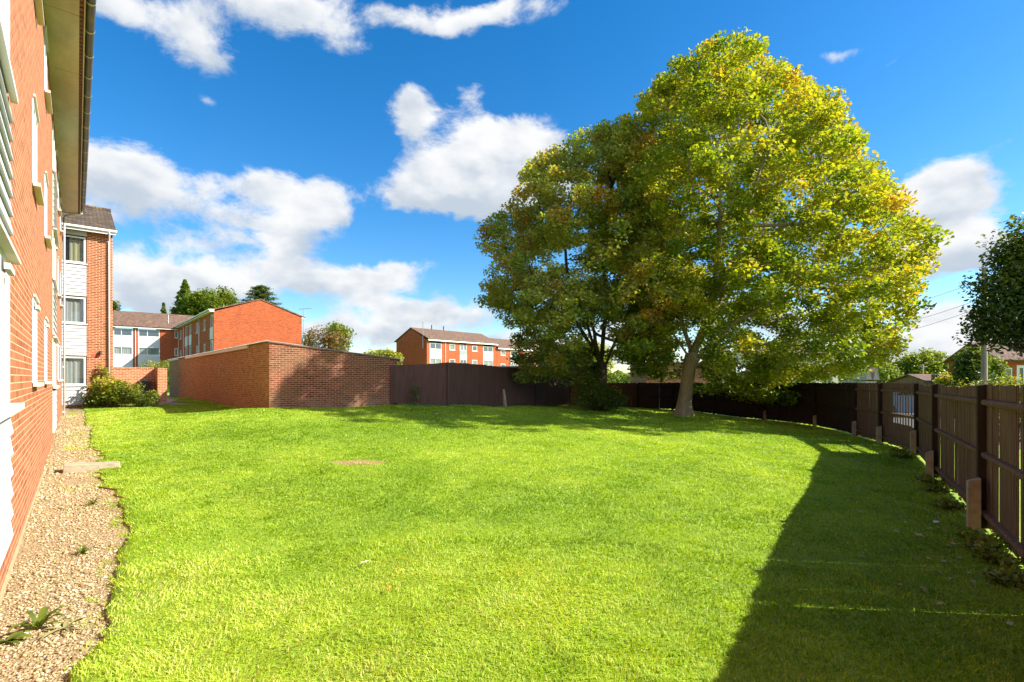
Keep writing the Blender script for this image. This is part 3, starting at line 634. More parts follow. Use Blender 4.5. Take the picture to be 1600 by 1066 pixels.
def big_tree(name, label, base, trunk, limbs, prof, yr, nattr, nleaf, lsize, lmat, bmat, seed, tintf, tip_r=.011, hollow=.5):
    """trunk: [(x,y,z,r)], limbs: polylines starting at an index of trunk; prof: (z, xl, xr) world-x extents; yr: depth ratio"""
    global rng
    old = rng; rng = np.random.default_rng(seed)
    root = thing(name, label, 'tree', base)
    B = np.array(base)
    pz = [p[0] for p in prof]; zl = min(pz); zh = max(pz)
    pts = []
    while len(pts) < nattr:
        z = rng.uniform(zl, zh); xl = np.interp(z, pz, [p[1] for p in prof]); xr = np.interp(z, pz, [p[2] for p in prof])
        a = rng.uniform(0, 2*math.pi); rr = rng.random()**.5
        if rr < hollow and rng.random() < .55: continue
        if rng.random() > (xr-xl)/15.+.15: continue
        rx = (xr-xl)/2; ry = rx*yr; jitter = 1+.10*math.sin(a*5+z*1.3)+.07*math.sin(a*11-z*2.7)
        cx = (xl+xr)/2
        q = (cx+rx*rr*math.cos(a)*min(jitter, 1.03), B[1]+ry*rr*math.sin(a)*jitter, z)
        q = (q[0]+(.5*random.uniform(-1, 1) if rr > .93 else 0), q[1], q[2]+(random.uniform(0, .22) if z > zh-4 and rr > .7 else 0)); k_ = B[1]/q[1]; zp = EYE+(z-EYE)*k_; xp = q[0]*k_         # keep the crown's outline the same on its near and far side
        rag = .05+.55*max(0, math.sin(a*9+z*2.1)*math.sin(a*4.3-z*3.7))
        if not (zl <= zp <= zh+.15) or not (np.interp(zp, pz, [p[1] for p in prof])-rag < xp < np.interp(zp, pz, [p[2] for p in prof])+rag): continue
        if abs(xp-B[0]-.25) < .75 and zp < 4.3: continue        # the fork stays open to view
        if abs(xp-B[0]-.5) < 1.5 and zp < 9 and q[1] < B[1] and rng.random() < .5: continue
        pts.append(q)
    A = np.array(pts)
    # clump holes: drop attractors where a coarse 3-D noise is low
    ph = rng.uniform(0, 6, 9)
    nz = np.sin(A[:, 0]*1.5+ph[0]+1.3*np.sin(A[:, 2]*.9+ph[1]))+np.sin(A[:, 1]*1.6+ph[2]+np.sin(A[:, 0]*.8))+np.sin(A[:, 2]*1.9+ph[3]+1.1*np.sin(A[:, 1]*.9+ph[4]))
    A = A[nz > -.62]
    seeds = [t[:3] for t in trunk]; par = [-1]+list(range(len(trunk)-1))
    nt_ = len(trunk)
    for st, pl in limbs:
        prev = st
        p0 = np.array(seeds[st])
        for q in pl:
            q = np.array(q, float); L = np.linalg.norm(q-p0); k = max(1, int(L/.5))
            for i in range(1, k+1): seeds.append(p0+(q-p0)*i/k+(rng.normal(0, .04, 3) if i < k else 0)); par.append(prev); prev = len(seeds)-1
            p0 = q
    pos, par = colonize(seeds, par, A)
    n = len(pos); ch = [[] for _ in range(n)]
    for i in range(1, n): ch[par[i]].append(i)
    rad = np.zeros(n); ex = 2.35
    for i in range(n-1, -1, -1): rad[i] = tip_r if not ch[i] else (sum(rad[c]**ex for c in ch[i]))**(1/ex)
    for i, t in enumerate(trunk): rad[i] = t[3]
    segs = []
    for i in range(nt_, n):
        p = par[i]; r0 = min(rad[p], rad[i]*1.35); segs.append((*pos[p], *pos[i], r0, rad[i]))
    segs = np.array(segs)-np.array([*B, *B, 0, 0])
    V, F = frusta(segs, 7)
    # trunk, 20-sided with root flare and ridges
    K = 20; tv = []; tf = []
    tr = [(Vector(t[:3])-Vector(base), t[3]) for t in trunk]
    fine = []
    for i in range(len(tr)-1):
        for q in range(6): f = q/6; fine.append((tr[i][0].lerp(tr[i+1][0], f), tr[i][1]*(1-f)+tr[i+1][1]*f))
    fine.append(tr[-1])
    for i, (c, r) in enumerate(fine):
        for k in range(K):
            a = 2*math.pi*k/K; fl = max(0, 1-c.z/.7)
            rr = r*(1+.03*math.sin(3*a+c.z*2)+.02*math.sin(7*a+c.z)+fl*(.10+.30*max(0, math.sin(5*a+seed))))
            tv.append((c.x+rr*math.cos(a), c.y+rr*math.sin(a), c.z))
        if i:
            for k in range(K): tf.append(((i-1)*K+k, (i-1)*K+(k+1) % K, i*K+(k+1) % K, i*K+k))
    V = np.concatenate([V, np.array(tv)]); F = np.concatenate([F, np.array(tf)+len(V)-len(tv)])
    fast('trunk', V, F, bmat, root, smooth=True)
    # leaves round thin branches
    thin = np.where(rad < .026)[0]; thin = thin[thin >= nt_]
    def spread(ii, c=.24):     # one node per cell, so no spray is crowded
        seen = set(); o_ = []
        for i in ii:
            k_ = tuple(np.floor(pos[i]/c).astype(int))
            if k_ not in seen: seen.add(k_); o_.append(i)
        return np.array(o_)
    tips = spread([i for i in thin if not ch[i]], .3); mids = spread([i for i in thin if ch[i]], .3)
    pick = np.concatenate([rng.choice(tips, int(nleaf*.62)), rng.choice(mids, int(nleaf*.38))])
    gs = rng.normal(0, 1, (len(pick), 3)); gs /= np.maximum(1, np.linalg.norm(gs, axis=1)/2.0)[:, None]
    C = pos[pick]+gs*np.array([.24, .24, .16])
    cl = rng.normal(0, .15, n)            # each spray has a tone of its own
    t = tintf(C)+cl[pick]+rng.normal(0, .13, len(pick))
    leaves('crown', C-B, lsize, lmat, t, root, up=.7, droop=.5)
    rng = old
    return root

# ------------------------------------------------------------------ trees on the lawn
def build_trees():
    Y = 22.6
    X = lambda px: (px-800)/800*Y
    Z = lambda py: EYE+(590-py)*Y/800
    bx = X(1068)
    prof = [(Z(632), X(1195), X(1225)), (Z(612), X(1110), X(1262)), (Z(597), X(1020), X(1305)), (Z(580), X(985), X(1345)), (Z(560), X(965), X(1395)), (Z(520), X(950), X(1430)), (Z(440), X(935), X(1432)), (Z(400), X(930), X(1440)), (Z(385), X(930), X(1460)), (Z(345), X(930), X(1470)), (Z(325), X(930), X(1405)),
            (Z(270), X(935), X(1388)), (Z(240), X(945), X(1355)), (Z(180), X(975), X(1325)), (Z(150), X(1000), X(1290)), (Z(110), X(1035), X(1235)), (Z(85), X(1070), X(1195)), (Z(68), X(1110), X(1180))]
    prof.sort()
    tr = [(bx, Y, -.1, .36), (bx+.03, Y, .5, .31), (bx+.12, Y, 1.2, .28), (bx+.22, Y, 1.9, .28), (bx+.34, Y, 2.5, .31), (bx+.38, Y, 2.8, .27)]
    lim = [(5, [(bx+.0, Y+.1, 4.0), (bx-.5, Y+.4, 6), (bx-.9, Y+.8, 8.5)]), (5, [(bx+.75, Y-.1, 3.7), (bx+1.2, Y-.3, 5.4), (bx+1.5, Y-.2, 8), (bx+1.6, Y, 11)]),
           (3, [(bx+.85, Y-.15, 2.9), (bx+1.8, Y-.5, 3.9), (bx+3.6, Y-1, 5.0), (bx+6, Y-1, 6.4)]), (5, [(bx+1.4, Y+.7, 4.2), (bx+3.2, Y+2, 6.5), (bx+5, Y+3, 9)]),
           (4, [(bx-.9, Y-.8, 3.8), (bx-2.2, Y-2, 5.5)]), (5, [(bx+.6, Y-1.0, 4.0), (bx+1.2, Y-2.8, 6.5), (bx+1.5, Y-3.6, 9)]), (3, [(bx+1.5, Y-1.0, 3.0), (bx+3.5, Y-1.8, 3.1)])]
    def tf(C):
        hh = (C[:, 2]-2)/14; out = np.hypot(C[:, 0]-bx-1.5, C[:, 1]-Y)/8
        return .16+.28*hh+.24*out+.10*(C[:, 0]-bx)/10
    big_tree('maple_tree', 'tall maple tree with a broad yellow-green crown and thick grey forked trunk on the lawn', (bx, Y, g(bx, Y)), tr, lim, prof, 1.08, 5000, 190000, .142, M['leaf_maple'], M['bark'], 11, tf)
    Y = 24.2
    X = lambda px: (px-800)/800*Y
    Z = lambda py: EYE+(590-py)*Y/800
    bx = X(938); zb = g(bx, Y)
    prof = [(Z(592), X(800), X(850)), (Z(578), X(812), X(905)), (Z(560), X(800), X(1030)), (Z(535), X(785), X(1075)), (Z(510), X(768), X(1090)), (Z(470), X(752), X(1095)), (Z(430), X(742), X(1090)), (Z(390), X(745), X(1080)), (Z(340), X(760), X(1080)), (Z(310), X(785), X(1075)),
            (Z(280), X(800), X(1070)), (Z(262), X(835), X(1060)), (Z(235), X(868), X(1050)), (Z(214), X(900), X(1040)), (Z(198), X(950), X(1010))]
    prof.sort()
    tr = [(bx-.15, Y, zb-.1, .30), (bx-.05, Y, zb+.5, .26), (bx+.0, Y, zb+1.1, .23), (bx+.05, Y, zb+1.7, .22), (bx, Y, zb+2.2, .20)]
    lim = [(4, [(bx-.45, Y, 3.6), (bx-.9, Y+.1, 5.0), (bx-1.6, Y-.3, 6.6), (bx-1.9, Y-.5, 9)]), (4, [(bx+.25, Y+.4, 4.2), (bx+.3, Y+.8, 7), (bx+.5, Y+1, 10)]),
           (3, [(bx+.7, Y-.3, 3.5), (bx+1.9, Y-.8, 4.6), (bx+3, Y-1, 6)]), (4, [(bx-.6, Y-1.0, 4.2), (bx-2.8, Y-2, 5.5)]), (4, [(bx-1.0, Y+1.0, 4.4), (bx-3.2, Y+1.8, 6)])]
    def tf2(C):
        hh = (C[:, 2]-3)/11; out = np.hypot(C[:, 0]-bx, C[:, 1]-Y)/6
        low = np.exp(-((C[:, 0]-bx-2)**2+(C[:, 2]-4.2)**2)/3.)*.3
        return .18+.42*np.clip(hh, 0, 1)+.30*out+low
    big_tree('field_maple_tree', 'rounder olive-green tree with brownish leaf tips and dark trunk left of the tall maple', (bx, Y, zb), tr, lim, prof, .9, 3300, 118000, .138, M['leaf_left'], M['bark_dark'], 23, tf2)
build_trees()

def leafy(name, label, cat, base, blobs, nclump, nleaf, size, mat, tint0=.4, tint1=.4, trunk=None, sig=.3, bark='bark_dark', group=None, up=.5, conif=False, seed=0, crown_name='crown', hole=.0):
    """crown from clumps in ellipsoids (cx,cy,cz,rx,ry,rz) relative to base; trunk=(r, h)"""
    global rng
    old = rng; rng = np.random.default_rng(seed+100)
    root = thing(name, label, cat, base, 0, group)
    vol = np.array([b[3]*b[4]*b[5] for b in blobs])**.8; pr = vol/vol.sum(); cs = []
    for _ in range(nclump):
        b = blobs[rng.choice(len(blobs), p=pr)]; v = rng.normal(0, 1, 3); v /= np.linalg.norm(v); rr = rng.uniform(.35, 1)**.5
        if conif:
            h = rng.random()**1.3; a = rng.uniform(0, 6.28); q = (1-h)*rng.uniform(.5, 1.05)
            cs.append((b[0]+b[3]*q*math.cos(a), b[1]+b[4]*q*math.sin(a), b[2]-b[5]+2*b[5]*h))
        else: cs.append((b[0]+b[3]*v[0]*rr, b[1]+b[4]*v[1]*rr, b[2]+b[5]*v[2]*rr))
    cs = np.array(cs); pick = rng.integers(0, nclump, nleaf)
    ctone = rng.normal(0, .14, nclump)
    gs = rng.normal(0, 1, (nleaf, 3)); gs /= np.maximum(1, np.linalg.norm(gs, axis=1)/1.9)[:, None]
    if conif: gs = gs*(1.25-1.05*(cs[pick][:, 2:3]-cs[:, 2].min())/np.ptp(cs[:, 2]))
    C = cs[pick]+gs*sig*np.array([1, 1, .75])
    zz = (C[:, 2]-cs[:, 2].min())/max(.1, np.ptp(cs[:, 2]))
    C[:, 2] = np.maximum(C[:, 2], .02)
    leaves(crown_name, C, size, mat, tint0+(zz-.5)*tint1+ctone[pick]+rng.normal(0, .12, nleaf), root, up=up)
    top = cs.mean(0)
    sg = []
    if trunk:
        r, h = trunk; c0 = np.array([0, 0, -.1]); c1 = np.array([top[0]*.3, top[1]*.3, h]); sg.append((*c0, *c1, r, r*.7))
        for c in cs[rng.choice(nclump, min(nclump, 60), False)]:
            m_ = c1+(c-c1)*.5+rng.normal(0, .05, 3)*np.linalg.norm(c-c1); sg.append((*c1, *m_, r*.35, r*.16)); sg.append((*m_, *c, r*.16, r*.05))
        V, F = frusta(np.array(sg), 8); fast('trunk', V, F, M[bark], root, smooth=True)
    else:
        for c in cs[rng.choice(nclump, min(nclump, 40), False)]:
            c0 = np.array([c[0]*.25, c[1]*.25, -.03]); sg.append((*c0, *c, .012, .004))
        V, F = frusta(np.array(sg), 5); fast('stem', V, F, M['bark_dark'], root)
    rng = old
    return root

# ------------------------------------------------------------------ the block beside the camera
def near_block():
    N0 = -.45; org = (N0, 0, 0); zf = -.4
    x, y = W(N0, 0); root = thing('apartment_block', 'long orange brick apartment block running beside the camera with white clad bays', 'building', (x, y, 0), TH)
    o = (N0, 0); d = (0, 1); nr = (1, 0); U0, U1 = -9, 27.4; ZE = 8.4
    bays = [(3.9, 6.2), (16.9, 19.3), (-4, -1.6)]; smalls = [(9.35, 10.25), (12.7, 13.6), (21.4, 22.1), (24.4, 25.1)]
    st = 2.67; holes = []
    for a0, a1 in bays:
        holes.append((a0, a1, .32, ZE-.15))
    for a0, a1 in smalls:
        for k in range(3): holes.append((a0, a1, 1.63+st*k, 2.78+st*k))
    H = [(a0-U0, a1-U0, b0, b1) for a0, a1, b0, b1 in holes]
    w = MB(org); w.wall((N0, U0), d, nr, U1-U0, zf, ZE, H, .14)
    w.wall((N0, U1), (-1, 0), (0, 1), 9, zf, ZE); w.wall((N0-9, U1), (0, -1), (-1, 0), U1-U0, zf, ZE); w.wall((N0-9, U0), (1, 0), (0, -1), 9, zf, ZE)
    for s_, yy in ((1, U1), (-1, U0)): w.quad([(N0, yy, ZE), (N0-9, yy, ZE), (N0-4.5, yy, 11.0)], (0, s_, 0))
    w.build('wall', M['brick_near'], root)
    pl = MB(org); pl.wall((N0, U0), d, (1, 0), U1-U0, zf, .15); pb = MB(org); pb.box(N0+.001, N0+.018, U0, U1, zf, .045); pb.build('plinth', plain('mortar_plinth', (.52, .32, .18), .9, .2, 5, bump=.3), root)
    for a0, a1 in bays:
        for k in range(3):
            zb = .32 if k == 0 else 2.75+st*(k-1)
            zs = 1.46+st*k
            boards(root, org, o, d, nr, a0+.01, a1-.01, zb+.01, zs-.07, .165)
            window(root, org, o, d, nr, a0+.02, a1-.02, zs+.02, zs+1.22, (.33, .66), None, -.012, True, .08 if k < 2 else 0, .06, .10 if k == 0 else .06, 'white', vent=True)
    for a0, a1 in smalls:
        for k in range(3):
            window(root, org, o, d, nr, a0, a1, 1.63+st*k, 2.78+st*k, (.5,) if a1-a0 > .8 else (), None, -.010, True, .035, .06, .085, 'sill', vent=(k == 0))
    # eaves
    s = MB(org); E = .56
    for a in np.arange(U0-.2, U1, 2.4):
        s.box(N0-.02, N0+E-.07, a, min(a+2.385, U1), ZE-.02, ZE+.004)
    s.build('soffit', M['soffit'], root)
    s = MB(org); s.box(N0+E-.07, N0+E-.008, U0-.2, U1, ZE-.012, ZE+.002)
    for a in np.arange(U0-.2, U1-.1, .16): s.box(N0+E-.068, N0+E-.018, a, a+.10, ZE-.03, ZE-.012)
    s.build('vent_strip', M['ventstrip'], root)
    s = MB(org); s.box(N0+E-.006, N0+E+.014, U0-.2, U1+.02, ZE-.05, ZE+.17); s.box(N0, N0+E+.014, U1+.02, U1+.04, ZE-.05, ZE+.17); s.build('fascia', M['soffit'], root)
    s = MB(org); K = 9; r = .074; cx = N0+E+.014+r; cz = ZE+.13
    ring = lambda yy, rr: [(cx-rr*math.cos(math.pi*i/K), yy, cz-rr*math.sin(math.pi*i/K)) for i in range(K+1)]
    A, B_ = ring(U0-.2, r), ring(U1+.05, r)
    for i in range(K): s.quad([A[i], A[i+1], B_[i+1], B_[i]])
    s.quad(B_)
    s.build('gutter', M['gutter'], root, True)
    for a in np.arange(U0, U1, 1.0):
        s = MB(org)
        A, B_ = ring(a, r+.006), ring(a+.045, r+.006)
        for i in range(K): s.quad([A[i], A[i+1], B_[i+1], B_[i]])
        s.build('gutter_bracket', M['sill'], root)
    roof(root, org, [[(N0+E+.05, U0-.3, ZE+.16), (N0+E+.05, U1+.1, ZE+.16), (N0-4.5, U1+.1, 11.2), (N0-4.5, U0-.3, 11.2)], [(N0-9.6, U0-.3, ZE+.16), (N0-9.6, U1+.1, ZE+.16), (N0-4.5, U1+.1, 11.2), (N0-4.5, U0-.3, 11.2)]])
    downpipe(root, org, (N0, 0), d, nr, 27.2, .0, 8.1, (.08, E+.07, .28))
near_block()

def wing():
    n1 = n_at(176, 29.6); U = 29.6; zf = 0; ZE = 8.2; n0 = -7; org = (n1, U, 0)
    x, y = W(n1, U); root = thing('apartment_wing', 'three storey brick wing with white boarded bay and brown tiled roof facing the lawn', 'building', (x, y, 0), TH)
    d = (1, 0); nr = (0, -1); o = (n0, U); L = n1-n0
    bl = n_at(60, U)-n0; brr = n_at(135.5, U)-n0
    zs = [(1.36, 2.62), (4.08, 5.25), (6.75, 7.92)]
    w = MB(org); w.wall(o, d, nr, L, zf, ZE, [(bl, brr, .48, ZE-.02)], .14)
    w.wall((n1, U), (0, 1), (1, 0), 10, zf, ZE); w.wall((n0, U+10), (1, 0), (0, 1), L, zf, ZE)
    w.quad([(n1, U, ZE), (n1, U+10, ZE), (n1, U+5, 10.35)], (1, 0, 0))
    w.build('wall', M['brick_wing'], root)
    zz = .50
    for k, (a, b) in enumerate(zs):
        boards(root, org, o, d, nr, bl+.01, brr-.01, zz, a-.06, .155)
        wl = n_at(99, U)-n0
        window(root, org, o, d, nr, wl-.55, brr-.03, a, b, (), 'curtain_y' if k == 2 else 'curtain', .02, True, 0, .07, .06, 'white')
        m = MB(org); m.obox(o, d, nr, bl, wl-.56, -.1, .01, a-.05, b+.02); m.build('side_panel', M['board'], root)
        zz = b+.05
    m = MB(org); m.obox(o, d, nr, bl, brr, -.08, .012, 7.975, ZE-.03); m.build('head_panel', M['board'], root)
    s = MB(org); s.box(n0, n1+.1, U-.32, U-.30, ZE-.06, ZE+.12); s.build('fascia', M['white'], root)
    s = MB(org); s.box(n0, n1+.1, U-.298, U+.02, ZE-.02, ZE+.0); s.build('soffit', M['white'], root)
    s = MB(org); s.tube([(n0, U-.37, ZE+.09), (n1+.14, U-.37, ZE+.09)], .05, 10); s.build('gutter', M['white'], root, True)
    roof(root, org, [[(n0, U-.36, ZE+.12), (n1+.12, U-.36, ZE+.12), (n1+.12, U+5, 10.55), (n0, U+5, 10.55)], [(n0, U+10.3, ZE+.12), (n1+.12, U+10.3, ZE+.12), (n1+.12, U+5, 10.55), (n0, U+5, 10.55)]])
    s = MB(org); s.tube([(n0, U+5, 10.58), (n1+.14, U+5, 10.58)], .09, 8); s.build('ridge_tile', M['tiles'], root, True)
    downpipe(root, org, o, d, nr, n_at(170.3, U)-n0, .5, 7.85, (.0, .34, .3))
    a = n_at(149, U)-n0
    s = MB(org); s.obox(o, d, nr, a-.12, a+.12, 0, .012, 2.62, 2.76); s.build('air_vent', M['red'], root)
    a = n_at(157, U)-n0
    s = MB(org); s.obox(o, d, nr, a-.04, a+.04, 0, .1, 2.82, 2.87); c = W  # small bulkhead light
    s.tube([(n0+a, U-.10, 2.90), (n0+a, U-.10, 2.74)], [.05, .07], 10); s.build('wall_lamp', M['black'], root)
wing()

def bin_store():
    n0 = n_at(176, 29.6)+.02; U = 30.0; n1 = n_at(241, 30.0); zb = .2
    x, y = W(n0, U); org = (n0, U, 0)
    root = thing('brick_screen_wall', 'low brick screen wall with upright coping bricks and a square end pillar', 'wall', (x, y, 0), TH)
    w = MB(org); w.box(n0, n1, U, U+.22, zb, 2.08); w.box(n1+.002, n1+.24, U-1.3, U+.24, zb, 2.14); w.build('wall', M['brick_low'], root)
    s = MB(org)
    nn = n0
    while nn < n1-.05:
        s.box(nn+.004, nn+.068, U-.006, U+.226, 2.08, 2.19+random.uniform(-.004, .004)); nn += .075
    s.build('coping', M['brick_low'], root)
    n2 = n_at(259, 28.75)
    w = MB(org); w.box(n2-.36, n2, U-1.75, U-1.35, zb, 2.13); w.build('pillar', M['brick_low'], root, uvoff=(.1, 0))
    # wheelie bin in the corner
    bx, by = W(n1-.42, U-.42); bz = g(bx, by)
    r2 = thing('wheelie_bin', 'black wheelie bin in the shaded corner of the brick screen wall', 'bin', (bx, by, bz), TH)
    s = MB(); a = .22; b = .29
    for (h0, h1, q0, q1) in ((.06, .98, .8, 1.0),):
        lo = [(-a*q0, -b*q0, h0), (a*q0, -b*q0, h0), (a*q0, b*q0, h0), (-a*q0, b*q0, h0)]; hi = [(-a, -b, h1), (a, -b, h1), (a, b, h1), (-a, b, h1)]
        for i in range(4): j = (i+1) % 4; s.quad([lo[i], lo[j], hi[j], hi[i]])
        s.quad(lo[::-1])
    s.build('body', M['black'], r2)
    s = MB(); s.box(-.27, .27, -.33, .31, .982, 1.02); s.box(-.22, .22, -.28, .26, 1.021, 1.05); s.tube([(-.24, .34, 1.0), (.24, .34, 1.0)], .016); s.build('lid', plain('dark_grey_lid', (.05, .05, .06), .5), r2)
    for q in (-.24, .24):
        s = MB(); s.tube([(q-.02, .25, .1), (q+.02, .25, .1)], .1, 14); s.build('wheel', M['black'], r2)
bin_store()

def block_c():
    U = 60.4; n0 = n_at(334, U); n1 = n_at(471.5, U); L = 24.3; org = (n0, U, 0); ZE = 8.55; zf = 0; pk = 10.15; nm = n_at(407, U)
    x, y = W(n0, U); root = thing('apartment_block', 'red brick apartment block end-on with a plain gable wall behind the long garage', 'building', (x, y, 0), TH, 'brick apartment blocks of the estate')
    w = MB(org)
    w.wall((n0, U), (1, 0), (0, -1), n1-n0, zf, ZE); w.quad([(n0, U, ZE), (n1, U, ZE), (nm, U, pk)], (0, -1, 0))
    o = (n0, U); d = (0, 1); nr = (-1, 0)
    ua = lambda px: u_at(px, n0)-U
    cols = [(ua(333), ua(328), 1, 'w'), (ua(321), ua(317.5), 0, 's'), (ua(309.5), ua(305.5), 0, 's2'), (ua(299), ua(295), 1, 'w'), (ua(293), ua(289), 1, 'w'), (ua(283.5), ua(280.5), 0, 's')]
    holes = []
    for a0, a1, bay, k in cols:
        a0 = max(a0, .15)
        if bay: holes.append((a0, a1, .9, ZE-.15))
        else:
            for z in (1.6, 4.25, 6.95): holes.append((a0, a1, z, z+1.2))
    w.wall(o, d, nr, L, zf, ZE, holes)
    w.wall((n1, U), (0, 1), (1, 0), L, zf, ZE); w.wall((n0, U+L), (1, 0), (0, 1), n1-n0, zf, ZE)
    w.build('wall', M['brick_far'], root)
    for a0, a1, bay, k in cols:
        a0 = max(a0, .15)
        for i, z in enumerate((1.6, 4.25, 6.95)):
            window(root, org, o, d, nr, a0, a1, z, z+1.2+(.2 if bay else 0), (.5,), 'curtain' if i == 1 else None, .05, not bay, 0, .08, .05, 'white')
            if bay: panel(root, org, o, d, nr, a0+.01, a1-.01, (.95, 3.05, 5.72)[i], z-.01)
    s = MB(org); s.box(n0-.42, n0-.40, U-.1, U+L, ZE-.05, ZE+.2); s.box(n0-.38, n0+.02, U-.12, U-.1, ZE-.05, ZE+.22); s.build('fascia', M['white'], root)
    s = MB(org); s.box(n0-.4, n0, U-.1, U+L, ZE-.02, ZE); s.build('soffit', M['white'], root)
    s = MB(org); s.tube([(n0-.47, U-.1, ZE+.15), (n0-.47, U+L, ZE+.15)], .06); s.build('gutter', M['white'], root, True)
    s = MB(org); s.box(n1, n1+.35, U-.02, U+.1, ZE-.1, ZE+.15); s.build('box_end', M['white'], root)
    sl_ = (pk-ZE)/(nm-n0)
    roof(root, org, [[(n0-.5, U-.06, ZE+.14), (n0-.5, U+L+4, ZE+.14), (nm, U+L+4, pk+.16), (nm, U-.06, pk+.16)], [(n1+.4, U-.06, ZE+.10), (n1+.4, U+L+4, ZE+.10), (nm, U+L+4, pk+.16), (nm, U-.06, pk+.16)]], 'tiles_far', .12)
    downpipe(root, org, o, d, nr, ua(312), 0, ZE-.1); downpipe(root, org, o, d, nr, ua(287.5), 0, ZE-.1)
    # television aerial behind the eaves
    p = P(474, 500, 66); a = thing('television_aerial', 'thin television aerial on a pole above the right eave of the red brick block', 'aerial', (p.x, p.y, 7.5))
    s = MB(); s.tube([(0, 0, 0), (0, 0, 3.1)], .035, 6); s.build('pole', M['metal'], a)
    s = MB(); s.tube([(-.6, 0, 3.0), (1.0, .2, 3.15)], .03, 6)
    for i in range(6): q = -.5+i*.27; s.tube([(q, -.3, 3.02+i*.022), (q+.05, .4, 3.02+i*.022)], .018, 5)
    s.build('antenna', M['metal'], a)
    # block D closing the court
    U2 = U+L; nL = n_at(150, U2); nR = n_at(279, U2)+.6; org = (nR, U2, 0); x, y = W(nR, U2); ZE2 = 8.35
    root = thing('apartment_block', 'far block with wide white panel bays and long brown roof closing the court', 'building', (x, y, 0), TH, 'brick apartment blocks of the estate')
    o = (nL, U2); d = (1, 0); nr = (0, -1); na = lambda px: n_at(px, U2)-nL
    bays = [(na(152), na(172)), (na(176.5), na(207.5)), (na(215.8), na(249.8))]; sm = (na(272.8), na(277.6)); rows = [(1.9, 3.0), (4.72, 5.78), (7.2, 8.2)]
    w = MB(org); w.wall(o, d, nr, nR-nL, 0, ZE2, [(a, b, .8, ZE2-.05) for a, b in bays]+[(sm[0], sm[1], r0, r1) for r0, r1 in rows]); w.build('wall', M['brick_far'], root)
    for a, b in bays:
        zz = .82
        for i, (r0, r1) in enumerate(rows):
            panel(root, org, o, d, nr, a+.01, b-.01, zz, r0-.02); zz = r1+.02
            window(root, org, o, d, nr, a+.03, b-.03, r0, r1, (.42,), 'curtain' if (i+int(a)) % 3 else None, .02, False, 0, .08)
    for r0, r1 in rows: window(root, org, o, d, nr, sm[0], sm[1], r0, r1, (), None, .02, True, 0, .09)
    s = MB(org); s.box(nL, nR, U2-.42, U2-.38, ZE2-.05, ZE2+.2); s.build('fascia', M['white'], root)
    s = MB(org); s.box(nL, nR, U2-.4, U2, ZE2-.02, ZE2); s.build('soffit', M['white'], root)
    roof(root, org, [[(nL, U2-.5, ZE2+.17), (nR+4, U2-.5, ZE2+.17), (nR+4, U2+5, 11.0), (nL, U2+5, 11.0)]], 'tiles_far', .12)
    downpipe(root, org, o, d, nr, na(211.5), 0, ZE2-.1); downpipe(root, org, o, d, nr, na(278.6), 0, ZE2-.1)
    for px in (215, 265):
        s = MB(org); q = nL+na(px); s.tube([(q, U2+1.2, 8.9), (q, U2+1.2, 9.3 if px == 215 else 10.5)], .035, 6); s.build('roof_pipe', M['white'], root)
block_c()

